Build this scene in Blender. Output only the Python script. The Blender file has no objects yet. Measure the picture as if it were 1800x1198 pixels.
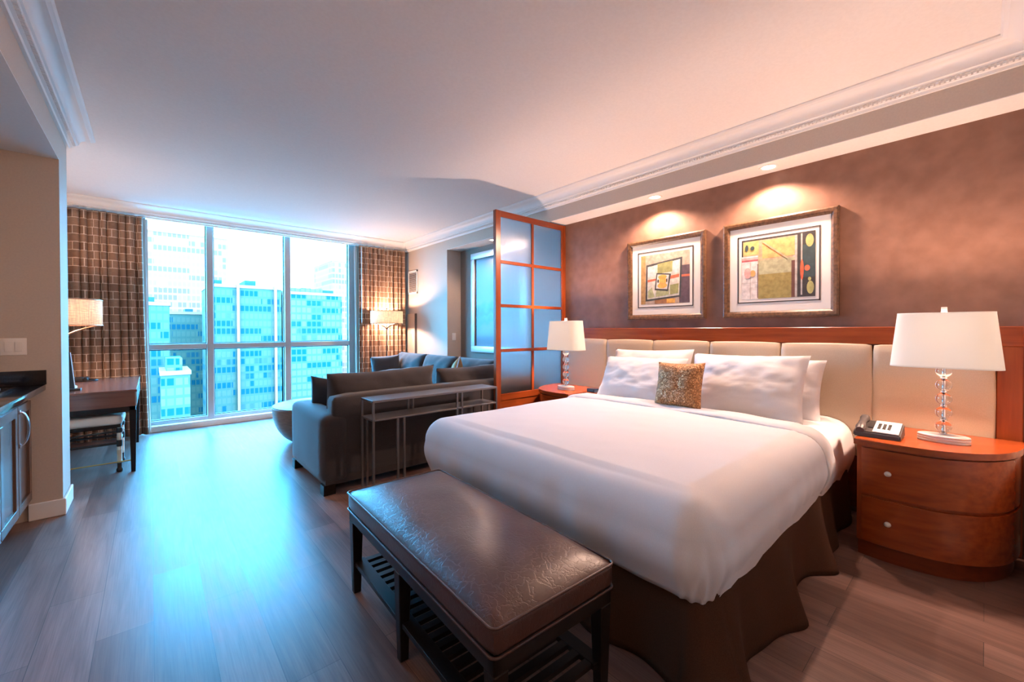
import bpy, bmesh, math, random
from mathutils import Vector, Matrix, Euler, noise

S = bpy.context.scene
COL = S.collection
PI = math.pi
random.seed(7)

# ------------------------------------------------------------------ camera
F_PX, YAW, PITCH, ROLL, CY = 727.4156, 0.7173453, -0.0095303, -0.0023830, 585.815
cam_d = bpy.data.cameras.new('camera')
cam = bpy.data.objects.new('camera', cam_d)
COL.objects.link(cam)
_f = Vector((math.sin(YAW) * math.cos(PITCH), math.cos(YAW) * math.cos(PITCH), math.sin(PITCH)))
_r = Vector((math.cos(YAW), -math.sin(YAW), 0))
_u = _r.cross(_f)
_r2 = math.cos(ROLL) * _r + math.sin(ROLL) * _u
_u2 = -math.sin(ROLL) * _r + math.cos(ROLL) * _u
cam.matrix_world = Matrix(((_r2.x, _u2.x, -_f.x, 0), (_r2.y, _u2.y, -_f.y, 0), (_r2.z, _u2.z, -_f.z, 1.30), (0, 0, 0, 1)))
cam_d.sensor_fit = 'HORIZONTAL'
cam_d.sensor_width = 36.0
cam_d.lens = 36.0 * F_PX / 1800.0
cam_d.shift_y = (CY - 599.0) / 1800.0
cam_d.clip_start = 0.02
cam_d.clip_end = 3000
S.camera = cam

# ------------------------------------------------------------------ view and sky
S.view_settings.view_transform = 'Standard'
S.view_settings.look = 'None'
S.view_settings.gamma = 1.0
S.view_settings.use_curve_mapping = False
S.view_settings.exposure = 0.0

SKY = 1.0
world = bpy.data.worlds.new('sky')
S.world = world
world.use_nodes = True
wn = world.node_tree
wn.nodes.clear()
w_out = wn.nodes.new('ShaderNodeOutputWorld')
w_bg = wn.nodes.new('ShaderNodeBackground')
w_tc = wn.nodes.new('ShaderNodeTexCoord')
w_sep = wn.nodes.new('ShaderNodeSeparateXYZ')
w_ramp = wn.nodes.new('ShaderNodeValToRGB')
w_ramp.color_ramp.elements[0].position = 0.0
w_ramp.color_ramp.elements[0].color = (0.10, 0.53, 1.0, 1)
w_ramp.color_ramp.elements[1].position = 0.5
w_ramp.color_ramp.elements[1].color = (0.07, 0.485, 1.0, 1)
wn.links.new(w_tc.outputs['Generated'], w_sep.inputs[0])
wn.links.new(w_sep.outputs['Z'], w_ramp.inputs[0])
wn.links.new(w_ramp.outputs[0], w_bg.inputs[0])
w_bg.inputs[1].default_value = 44.0 * SKY
wn.links.new(w_bg.outputs[0], w_out.inputs[0])

WARM = (1.0, 0.65, 0.49)
WARM2 = (1.0, 0.68, 0.55)
P_BEDLAMP, P_FLOORLAMP, P_DESKLAMP = 66.0, 90.0, 45.0
P_DOWN, P_NICHE, P_HALL_FILL, P_KITCHEN_FILL = 140.0, 50.0, 27.0, 6.0  # hall and kitchen powers drive added fill lights


# ------------------------------------------------------------------ materials
def mat(name, color, rough=0.6, metal=0.0, spec=0.5, **kw):
    m = bpy.data.materials.new(name)
    m.use_nodes = True
    b = m.node_tree.nodes['Principled BSDF']
    b.inputs['Base Color'].default_value = (*color, 1)
    b.inputs['Roughness'].default_value = rough
    b.inputs['Metallic'].default_value = metal
    b.inputs['Specular IOR Level'].default_value = spec
    for k, v in kw.items():
        b.inputs[k].default_value = v
    return m


def nd(m, t, **kw):
    n = m.node_tree.nodes.new(t)
    for k, v in kw.items():
        setattr(n, k, v)
    return n


def ln(m, a, b):
    m.node_tree.links.new(a, b)


def bsdf(m):
    return m.node_tree.nodes['Principled BSDF']


def coords(m, kind='Object', scale=(1, 1, 1), rot=(0, 0, 0)):
    tc = nd(m, 'ShaderNodeTexCoord')
    mp = nd(m, 'ShaderNodeMapping')
    mp.inputs['Scale'].default_value = scale
    mp.inputs['Rotation'].default_value = rot
    ln(m, tc.outputs[kind], mp.inputs[0])
    return mp.outputs[0]


def add_bump(m, height, strength=0.3, dist=0.01):
    b = nd(m, 'ShaderNodeBump')
    b.inputs['Strength'].default_value = strength
    b.inputs['Distance'].default_value = dist
    ln(m, height, b.inputs['Height'])
    ln(m, b.outputs[0], bsdf(m).inputs['Normal'])


def ramp(m, fac, stops):
    r = nd(m, 'ShaderNodeValToRGB')
    els = r.color_ramp.elements
    while len(els) < len(stops):
        els.new(0.5)
    for e, (p, c) in zip(els, stops):
        e.position = p
        e.color = (*c, 1)
    ln(m, fac, r.inputs[0])
    return r.outputs[0]


def noise_mat(name, c0, c1, scale, rough=0.6, kind='Object', stretch=(1, 1, 1), bump=0.0, detail=4, spec=0.5, lo=0.35, hi=0.65, dist=0.004, **kw):
    m = mat(name, c0, rough, spec=spec, **kw)
    n = nd(m, 'ShaderNodeTexNoise')
    n.inputs['Scale'].default_value = scale
    n.inputs['Detail'].default_value = detail
    ln(m, coords(m, kind, stretch), n.inputs['Vector'])
    ln(m, ramp(m, n.outputs[0], [(lo, c0), (hi, c1)]), bsdf(m).inputs['Base Color'])
    if bump:
        add_bump(m, n.outputs[0], bump, dist)
    return m


def wood(name, c0, c1, axis=1, rough=0.3, spec=0.5, coat=0.0):
    st = [9.0, 9.0, 9.0]
    st[axis] = 0.7
    return noise_mat(name, c0, c1, 4.0, rough, stretch=tuple(st), bump=0.03, detail=6, spec=spec, lo=0.3, hi=0.7,
                     **{'Coat Weight': coat, 'Coat Roughness': 0.15})


M = {}
M['ceiling'] = noise_mat('ceiling_paint', (0.80, 0.77, 0.74), (0.83, 0.80, 0.77), 60, 0.7, bump=0.02)
M['white'] = mat('white_moulding', (0.82, 0.80, 0.77), 0.45)
M['wall'] = noise_mat('beige_wall_paint', (0.52, 0.43, 0.35), (0.55, 0.455, 0.37), 90, 0.75, bump=0.05)
M['niche'] = noise_mat('taupe_wall_paint', (0.24, 0.19, 0.16), (0.27, 0.215, 0.18), 90, 0.75, bump=0.05)
M['suede'] = noise_mat('brown_mottled_wallcovering', (0.190, 0.096, 0.064), (0.240, 0.126, 0.086), 9.0, 0.5, detail=9, bump=0.10, spec=0.35, lo=0.33, hi=0.68)
M['cherry'] = wood('cherry_wood', (0.22, 0.038, 0.008), (0.33, 0.066, 0.014), 1, 0.25)
M['cherry_v'] = wood('cherry_wood_upright', (0.22, 0.038, 0.008), (0.33, 0.066, 0.014), 2, 0.28)
M['cherry_x'] = wood('cherry_wood_cross', (0.22, 0.038, 0.008), (0.33, 0.066, 0.014), 0, 0.28)
M['cherry_dark'] = wood('dark_cherry_wood', (0.13, 0.022, 0.006), (0.19, 0.036, 0.009), 1, 0.3)
M['cream_leather'] = noise_mat('cream_leather', (0.52, 0.405, 0.285), (0.56, 0.44, 0.315), 220, 0.42, bump=0.04)
M['linen'] = noise_mat('white_bed_linen', (0.70, 0.68, 0.685), (0.73, 0.71, 0.715), 260, 0.85, bump=0.06, spec=0.2)
M['skirt'] = noise_mat('dark_brown_skirt_fabric', (0.052, 0.023, 0.013), (0.070, 0.032, 0.019), 300, 0.85, bump=0.1, spec=0.08)
M['sofa'] = noise_mat('charcoal_sofa_fabric', (0.036, 0.031, 0.032), (0.058, 0.050, 0.051), 350, 0.85, bump=0.2, spec=0.3, **{'Sheen Weight': 0.3})
M['pillow_dark'] = noise_mat('dark_grey_pillow_fabric', (0.028, 0.027, 0.031), (0.042, 0.040, 0.045), 350, 0.8, bump=0.15)
M['tan'] = noise_mat('tan_pillow_fabric', (0.42, 0.24, 0.10), (0.52, 0.31, 0.14), 200, 0.8, bump=0.1)
M['gunmetal'] = mat('brushed_gunmetal', (0.17, 0.155, 0.155), 0.42, 0.6)
M['chrome'] = mat('polished_chrome', (0.8, 0.8, 0.82), 0.12, 1.0)
M['satin'] = mat('satin_nickel', (0.70, 0.67, 0.64), 0.38, 0.35)
M['dark_metal'] = mat('dark_bronze', (0.05, 0.035, 0.028), 0.4, 0.7)
M['copper'] = mat('brushed_copper', (0.62, 0.30, 0.18), 0.35, 0.9)
M['gold'] = mat('brass', (0.62, 0.40, 0.14), 0.35, 0.9)
M['black'] = mat('black_plastic', (0.018, 0.017, 0.017), 0.35)
M['charcoal_plastic'] = mat('charcoal_plastic', (0.055, 0.047, 0.045), 0.42)
M['button'] = mat('black_key', (0.03, 0.028, 0.028), 0.5)
M['paper'] = mat('pale_card', (0.80, 0.74, 0.69), 0.6)
M['plate'] = mat('ivory_switch_plate', (0.82, 0.75, 0.67), 0.35)
M['blackstone'] = noise_mat('black_granite', (0.006, 0.006, 0.008), (0.022, 0.020, 0.022), 400, 0.10, spec=0.6)
M['cabinet'] = wood('dark_walnut_cabinet', (0.095, 0.052, 0.036), (0.135, 0.078, 0.055), 2, 0.26, spec=0.6)
M['espresso'] = wood('espresso_wood', (0.006, 0.004, 0.0035), (0.012, 0.0075, 0.006), 1, 0.42, 0.3)
M['deskwood'] = wood('brown_desk_veneer', (0.13, 0.055, 0.038), (0.20, 0.085, 0.060), 0, 0.22, spec=0.6)
M['bowlwood'] = noise_mat('grey_oak_bowl', (0.16, 0.115, 0.09), (0.24, 0.175, 0.14), 5, 0.4, stretch=(2, 2, 14))
M['seatfabric'] = noise_mat('ivory_seat_fabric', (0.62, 0.57, 0.50), (0.68, 0.63, 0.56), 300, 0.8, bump=0.1)
M['ivory'] = mat('ivory_lacquer', (0.66, 0.58, 0.45), 0.4)
M['frame_wood'] = noise_mat('speckled_walnut_frame', (0.060, 0.028, 0.013), (0.15, 0.075, 0.036), 45, 0.4, detail=8)
M['mat_board'] = mat('ivory_mat_board', (0.80, 0.76, 0.70), 0.75)
M['inkline'] = mat('dark_fillet', (0.055, 0.045, 0.045), 0.5)
M['winframe'] = mat('silver_window_frame', (0.52, 0.54, 0.55), 0.4, 0.25)
M['bulb'] = mat('downlight_lens', (1, 0.95, 0.9), 0.5)
bsdf(M['bulb']).inputs['Emission Color'].default_value = (1, 0.86, 0.70, 1)
bsdf(M['bulb']).inputs['Emission Strength'].default_value = 7.0

# pale silver picture frame with a print behind glass
M['silver_frame'] = mat('pale_silver_frame', (0.66, 0.70, 0.72), 0.3, 0.4)


def shade_mat(name, base, em, estr, weave=0.0):
    m = bpy.data.materials.new(name)
    m.use_nodes = True
    t = m.node_tree
    t.nodes.clear()
    o = t.nodes.new('ShaderNodeOutputMaterial')
    d = t.nodes.new('ShaderNodeBsdfDiffuse')
    tr = t.nodes.new('ShaderNodeBsdfTranslucent')
    mx = t.nodes.new('ShaderNodeMixShader')
    ad = t.nodes.new('ShaderNodeAddShader')
    e = t.nodes.new('ShaderNodeEmission')
    d.inputs[0].default_value = (*base, 1)
    tr.inputs[0].default_value = (*base, 1)
    mx.inputs[0].default_value = 0.28
    e.inputs[0].default_value = (*em, 1)
    e.inputs[1].default_value = estr
    t.links.new(d.outputs[0], mx.inputs[1])
    t.links.new(tr.outputs[0], mx.inputs[2])
    t.links.new(mx.outputs[0], ad.inputs[0])
    t.links.new(e.outputs[0], ad.inputs[1])
    t.links.new(ad.outputs[0], o.inputs[0])
    if weave:
        tc = t.nodes.new('ShaderNodeTexCoord')
        mp1 = t.nodes.new('ShaderNodeMapping')
        mp1.inputs['Scale'].default_value = (22, 22, 160)
        mp2 = t.nodes.new('ShaderNodeMapping')
        mp2.inputs['Scale'].default_value = (120, 120, 8)
        n1 = t.nodes.new('ShaderNodeTexNoise')
        n2 = t.nodes.new('ShaderNodeTexNoise')
        n1.inputs['Scale'].default_value = 1
        n2.inputs['Scale'].default_value = 1
        mt = t.nodes.new('ShaderNodeMath')
        mt.operation = 'MULTIPLY'
        rp = t.nodes.new('ShaderNodeValToRGB')
        rp.color_ramp.elements[0].position = 0.12
        rp.color_ramp.elements[0].color = tuple(c * 0.45 for c in base) + (1,)
        rp.color_ramp.elements[1].position = 0.36
        rp.color_ramp.elements[1].color = (*base, 1)
        t.links.new(tc.outputs['Object'], mp1.inputs[0])
        t.links.new(tc.outputs['Object'], mp2.inputs[0])
        t.links.new(mp1.outputs[0], n1.inputs['Vector'])
        t.links.new(mp2.outputs[0], n2.inputs['Vector'])
        t.links.new(n1.outputs[0], mt.inputs[0])
        t.links.new(n2.outputs[0], mt.inputs[1])
        t.links.new(mt.outputs[0], rp.inputs[0])
        t.links.new(rp.outputs[0], d.inputs[0])
        t.links.new(rp.outputs[0], tr.inputs[0])
    return m


M['shade'] = shade_mat('white_fabric_shade', (0.58, 0.56, 0.52), (1, 0.84, 0.70), 0.16)
M['burlap'] = shade_mat('woven_linen_shade', (0.80, 0.66, 0.48), (1, 0.70, 0.46), 0.45, 1)

# clear crystal
M['crystal'] = mat('clear_crystal', (1, 1, 1), 0.02, spec=0.5, **{'Transmission Weight': 1.0, 'IOR': 1.45})


def thin_glass(name, tint, refl=0.06, rough=0.0):
    m = bpy.data.materials.new(name)
    m.use_nodes = True
    t = m.node_tree
    t.nodes.clear()
    o = t.nodes.new('ShaderNodeOutputMaterial')
    a = t.nodes.new('ShaderNodeBsdfTransparent')
    g = t.nodes.new('ShaderNodeBsdfGlossy')
    x = t.nodes.new('ShaderNodeMixShader')
    a.inputs[0].default_value = (*tint, 1)
    g.inputs['Roughness'].default_value = rough
    x.inputs[0].default_value = refl
    t.links.new(a.outputs[0], x.inputs[1])
    t.links.new(g.outputs[0], x.inputs[2])
    t.links.new(x.outputs[0], o.inputs[0])
    return m


M['pane'] = thin_glass('clear_window_glass', (0.96, 0.985, 1.0), 0.035)


def reeded(name):
    m = bpy.data.materials.new(name)
    m.use_nodes = True
    t = m.node_tree
    t.nodes.clear()
    o = t.nodes.new('ShaderNodeOutputMaterial')
    r = t.nodes.new('ShaderNodeBsdfRefraction')
    g = t.nodes.new('ShaderNodeBsdfGlossy')
    d = t.nodes.new('ShaderNodeBsdfTranslucent')
    x = t.nodes.new('ShaderNodeMixShader')
    x2 = t.nodes.new('ShaderNodeMixShader')
    r.inputs['Roughness'].default_value = 0.32
    r.inputs['IOR'].default_value = 1.06
    r.inputs['Color'].default_value = (0.92, 0.94, 0.96, 1)
    g.inputs['Roughness'].default_value = 0.22
    d.inputs[0].default_value = (0.75, 0.78, 0.80, 1)
    x.inputs[0].default_value = 0.22
    x2.inputs[0].default_value = 0.08
    tc = t.nodes.new('ShaderNodeTexCoord')
    w = t.nodes.new('ShaderNodeTexWave')
    w.bands_direction = 'X'
    w.inputs['Scale'].default_value = 22
    b = t.nodes.new('ShaderNodeBump')
    b.inputs['Strength'].default_value = 0.25
    b.inputs['Distance'].default_value = 0.004
    t.links.new(tc.outputs['Object'], w.inputs['Vector'])
    t.links.new(w.outputs[1], b.inputs['Height'])
    for s in (r, g):
        t.links.new(b.outputs[0], s.inputs['Normal'])
    t.links.new(r.outputs[0], x.inputs[1])
    t.links.new(d.outputs[0], x.inputs[2])
    t.links.new(x.outputs[0], x2.inputs[1])
    t.links.new(g.outputs[0], x2.inputs[2])
    t.links.new(x2.outputs[0], o.inputs[0])
    return m


M['reeded'] = reeded('frosted_reeded_glass')


def floor_mat():
    m = mat('grey_brown_wood_planks', (0.2, 0.15, 0.13), 0.36, spec=0.34)
    v = coords(m, 'Object', (1, 1, 1), (0, 0, PI / 2))
    br = nd(m, 'ShaderNodeTexBrick')
    br.offset = 0.37
    br.inputs['Color1'].default_value = (0.30, 0.30, 0.30, 1)
    br.inputs['Color2'].default_value = (0.85, 0.85, 0.85, 1)
    br.inputs['Mortar'].default_value = (0.05, 0.05, 0.05, 1)
    br.inputs['Scale'].default_value = 1.0
    br.inputs['Mortar Size'].default_value = 0.0012
    br.inputs['Brick Width'].default_value = 1.22
    br.inputs['Row Height'].default_value = 0.185
    ln(m, v, br.inputs['Vector'])
    n = nd(m, 'ShaderNodeTexNoise')
    n.inputs['Scale'].default_value = 3.0
    n.inputs['Detail'].default_value = 8
    n.inputs['Distortion'].default_value = 0.6
    ln(m, coords(m, 'Object', (9, 0.8, 1)), n.inputs['Vector'])
    n2 = nd(m, 'ShaderNodeTexNoise')
    n2.inputs['Scale'].default_value = 60.0
    n2.inputs['Detail'].default_value = 3
    ln(m, coords(m, 'Object', (3, 0.06, 1)), n2.inputs['Vector'])
    c1 = ramp(m, br.outputs['Color'], [(0.0, (0.06, 0.045, 0.04)), (0.25, (0.145, 0.082, 0.066)), (0.9, (0.275, 0.168, 0.138))])
    c2 = ramp(m, n.outputs[0], [(0.3, (0.72, 0.70, 0.70)), (0.68, (1.1, 1.1, 1.1))])
    c3 = ramp(m, n2.outputs[0], [(0.35, (0.86, 0.85, 0.85)), (0.6, (1.05, 1.05, 1.05))])
    mx = nd(m, 'ShaderNodeMixRGB', blend_type='MULTIPLY')
    mx.inputs[0].default_value = 1
    ln(m, c1, mx.inputs[1])
    ln(m, c2, mx.inputs[2])
    mx2 = nd(m, 'ShaderNodeMixRGB', blend_type='MULTIPLY')
    mx2.inputs[0].default_value = 1
    ln(m, mx.outputs[0], mx2.inputs[1])
    ln(m, c3, mx2.inputs[2])
    ln(m, mx2.outputs[0], bsdf(m).inputs['Base Color'])
    add_bump(m, br.outputs['Fac'], -0.15, 0.002)
    rr = nd(m, 'ShaderNodeMapRange')
    rr.inputs[3].default_value = 0.26
    rr.inputs[4].default_value = 0.48
    ad = nd(m, 'ShaderNodeMixRGB')
    ad.inputs[0].default_value = 0.5
    ln(m, n.outputs[0], ad.inputs[1])
    ln(m, br.outputs['Color'], ad.inputs[2])
    ln(m, ad.outputs[0], rr.inputs[0])
    ln(m, rr.outputs[0], bsdf(m).inputs['Roughness'])
    return m


M['floor'] = floor_mat()


def leather_mat():
    m = mat('dark_brown_leather', (0.06, 0.03, 0.024), 0.30, spec=0.6)
    n = nd(m, 'ShaderNodeTexNoise')
    n.inputs['Scale'].default_value = 5
    n.inputs['Detail'].default_value = 6
    ln(m, coords(m), n.inputs['Vector'])
    ln(m, ramp(m, n.outputs[0], [(0.3, (0.036, 0.012, 0.009)), (0.7, (0.075, 0.030, 0.022))]), bsdf(m).inputs['Base Color'])
    v = nd(m, 'ShaderNodeTexVoronoi')
    v.feature = 'DISTANCE_TO_EDGE'
    v.inputs['Scale'].default_value = 26
    nn = nd(m, 'ShaderNodeTexNoise')
    nn.inputs['Scale'].default_value = 14
    nn.inputs['Detail'].default_value = 5
    ln(m, coords(m), nn.inputs['Vector'])
    mx = nd(m, 'ShaderNodeMixRGB')
    mx.inputs[0].default_value = 0.16
    ln(m, coords(m), mx.inputs[1])
    ln(m, nn.outputs['Color'], mx.inputs[2])
    ln(m, mx.outputs[0], v.inputs['Vector'])
    r1 = ramp(m, v.outputs['Distance'], [(0.0, (0, 0, 0)), (0.09, (1, 1, 1))])
    mm = nd(m, 'ShaderNodeMath', operation='ADD')
    m2 = nd(m, 'ShaderNodeMath', operation='MULTIPLY')
    m2.inputs[1].default_value = 0.35
    ln(m, r1, m2.inputs[0])
    ln(m, m2.outputs[0], mm.inputs[0])
    ln(m, nn.outputs[0], mm.inputs[1])
    add_bump(m, mm.outputs[0], 0.20, 0.005)
    rr = nd(m, 'ShaderNodeMapRange')
    rr.inputs[3].default_value = 0.24
    rr.inputs[4].default_value = 0.44
    ln(m, n.outputs[0], rr.inputs[0])
    ln(m, rr.outputs[0], bsdf(m).inputs['Roughness'])
    return m


M['leather'] = leather_mat()


def sequin_mat():
    m = mat('bronze_sequins', (0.30, 0.17, 0.08), 0.5, 0.25)
    v = nd(m, 'ShaderNodeTexVoronoi')
    v.inputs['Scale'].default_value = 150
    ln(m, coords(m), v.inputs['Vector'])
    ln(m, ramp(m, v.outputs['Color'], [(0.0, (0.17, 0.072, 0.026)), (0.6, (0.38, 0.17, 0.062)), (1.0, (0.85, 0.46, 0.18))]), bsdf(m).inputs['Base Color'])
    # every sequin lies at its own small tilt
    sub = nd(m, 'ShaderNodeVectorMath', operation='SUBTRACT')
    sub.inputs[1].default_value = (0.5, 0.5, 0.5)
    ln(m, v.outputs['Color'], sub.inputs[0])
    sc = nd(m, 'ShaderNodeVectorMath', operation='SCALE')
    sc.inputs['Scale'].default_value = 0.7
    ln(m, sub.outputs[0], sc.inputs[0])
    g = nd(m, 'ShaderNodeNewGeometry')
    ad = nd(m, 'ShaderNodeVectorMath', operation='ADD')
    ln(m, g.outputs['Normal'], ad.inputs[0])
    ln(m, sc.outputs[0], ad.inputs[1])
    nm = nd(m, 'ShaderNodeVectorMath', operation='NORMALIZE')
    ln(m, ad.outputs[0], nm.inputs[0])
    ln(m, nm.outputs[0], bsdf(m).inputs['Normal'])
    return m


M['sequin'] = sequin_mat()


def curtain_mat():
    # basket weave: brown blocks crossed by pale threads
    m = mat('basket_weave_curtain', (0.2, 0.11, 0.06), 0.8, spec=0.2)
    v = coords(m, 'UV', (1, 1, 1))
    br = nd(m, 'ShaderNodeTexBrick')
    br.offset = 0.5
    br.inputs['Color1'].default_value = (0.215, 0.125, 0.082, 1)
    br.inputs['Color2'].default_value = (0.34, 0.21, 0.14, 1)
    br.inputs['Mortar'].default_value = (0.70, 0.54, 0.41, 1)
    br.inputs['Scale'].default_value = 1
    br.inputs['Mortar Size'].default_value = 0.0045
    br.inputs['Mortar Smooth'].default_value = 0.4
    br.squash = 0.6
    br.squash_frequency = 2
    br.inputs['Brick Width'].default_value = 0.15
    br.inputs['Row Height'].default_value = 0.092
    ln(m, v, br.inputs['Vector'])
    n = nd(m, 'ShaderNodeTexNoise')
    n.inputs['Scale'].default_value = 1
    n.inputs['Detail'].default_value = 3
    ln(m, coords(m, 'UV', (18, 300, 1)), n.inputs['Vector'])
    c3 = ramp(m, n.outputs[0], [(0.3, (0.75, 0.75, 0.75)), (0.65, (1.15, 1.12, 1.1))])
    mx = nd(m, 'ShaderNodeMixRGB', blend_type='MULTIPLY')
    mx.inputs[0].default_value = 1
    ln(m, br.outputs['Color'], mx.inputs[1])
    ln(m, c3, mx.inputs[2])
    ln(m, mx.outputs[0], bsdf(m).inputs['Base Color'])
    add_bump(m, br.outputs['Fac'], 0.3, 0.003)
    return m


M['curtain'] = curtain_mat()
M['lining'] = mat('pale_curtain_lining', (0.55, 0.52, 0.50), 0.8)


def facade_mat(name, glass_a, glass_b, slab, cw, fh, run, dark=0.5, slab_h=0.3):
    """Window grid: cells of glass between pale floor bands and mullions."""
    m = mat(name, slab, 0.6, spec=0.1)
    tc = nd(m, 'ShaderNodeTexCoord')
    sp = nd(m, 'ShaderNodeSeparateXYZ')
    ln(m, tc.outputs['Object'], sp.inputs[0])
    hx = nd(m, 'ShaderNodeMath', operation='ADD')
    ln(m, sp.outputs['X'], hx.inputs[0])
    ln(m, sp.outputs['Y'], hx.inputs[1])

    def cell(src, size):
        d = nd(m, 'ShaderNodeMath', operation='DIVIDE')
        d.inputs[1].default_value = size
        ln(m, src, d.inputs[0])
        f = nd(m, 'ShaderNodeMath', operation='FLOOR')
        ln(m, d.outputs[0], f.inputs[0])
        fr = nd(m, 'ShaderNodeMath', operation='FRACT')
        ln(m, d.outputs[0], fr.inputs[0])
        return f.outputs[0], fr.outputs[0]

    ix, fx = cell(hx.outputs[0], cw)
    iz, fz = cell(sp.outputs['Z'], fh)
    irun, _ = cell(hx.outputs[0], run)
    cb = nd(m, 'ShaderNodeCombineXYZ')
    ln(m, ix, cb.inputs[0])
    ln(m, iz, cb.inputs[1])
    w1 = nd(m, 'ShaderNodeTexWhiteNoise', noise_dimensions='2D')
    ln(m, cb.outputs[0], w1.inputs['Vector'])
    cb2 = nd(m, 'ShaderNodeCombineXYZ')
    ln(m, irun, cb2.inputs[0])
    ln(m, iz, cb2.inputs[1])
    w2 = nd(m, 'ShaderNodeTexWhiteNoise', noise_dimensions='2D')
    ln(m, cb2.outputs[0], w2.inputs['Vector'])
    mixn = nd(m, 'ShaderNodeMath', operation='MULTIPLY_ADD')
    mixn.inputs[1].default_value = 0.3
    ln(m, w1.outputs['Value'], mixn.inputs[0])
    ln(m, w2.outputs['Value'], mixn.inputs[2])
    gl = ramp(m, mixn.outputs[0], [(dark - 0.03, glass_a), (dark + 0.06, glass_b)])
    a = nd(m, 'ShaderNodeMath', operation='GREATER_THAN')
    a.inputs[1].default_value = slab_h
    ln(m, fz, a.inputs[0])
    b = nd(m, 'ShaderNodeMath', operation='GREATER_THAN')
    b.inputs[1].default_value = 0.22
    ln(m, fx, b.inputs[0])
    ab = nd(m, 'ShaderNodeMath', operation='MULTIPLY')
    ln(m, a.outputs[0], ab.inputs[0])
    ln(m, b.outputs[0], ab.inputs[1])
    mx = nd(m, 'ShaderNodeMixRGB')
    ln(m, ab.outputs[0], mx.inputs[0])
    mx.inputs[1].default_value = (*slab, 1)
    ln(m, gl, mx.inputs[2])
    ln(m, mx.outputs[0], bsdf(m).inputs['Base Color'])
    return m


M['fac_mid'] = facade_mat('tower_window_grid', (0.0005, 0.038, 0.047), (0.11, 0.072, 0.046), (0.075, 0.066, 0.043), 1.6, 3.1, 10.0, 0.60)
M['fac_left'] = facade_mat('block_window_grid', (0.0005, 0.038, 0.047), (0.10, 0.070, 0.046), (0.07, 0.062, 0.042), 1.7, 3.2, 9.0, 0.62)
M['fac_right'] = facade_mat('stepped_tower_window_grid', (0.001, 0.042, 0.050), (0.16, 0.078, 0.048), (0.085, 0.066, 0.043), 2.1, 3.1, 7.0, 0.55)
M['fac_haze'] = facade_mat('hazed_tower_window_grid', (0.25, 0.062, 0.045), (0.42, 0.090, 0.058), (0.48, 0.090, 0.058), 3.0, 5.6, 22.0, 0.6)  # distance haze is put into these pale colours
M['fin'] = mat('white_facade_fin', (0.42, 0.10, 0.06), 0.6)
M['city'] = noise_mat('city_ground', (0.02, 0.030, 0.032), (0.12, 0.056, 0.040), 0.06, 0.8, detail=6)
M['roof'] = mat('roof_plant', (0.01, 0.03, 0.035), 0.7)


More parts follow.
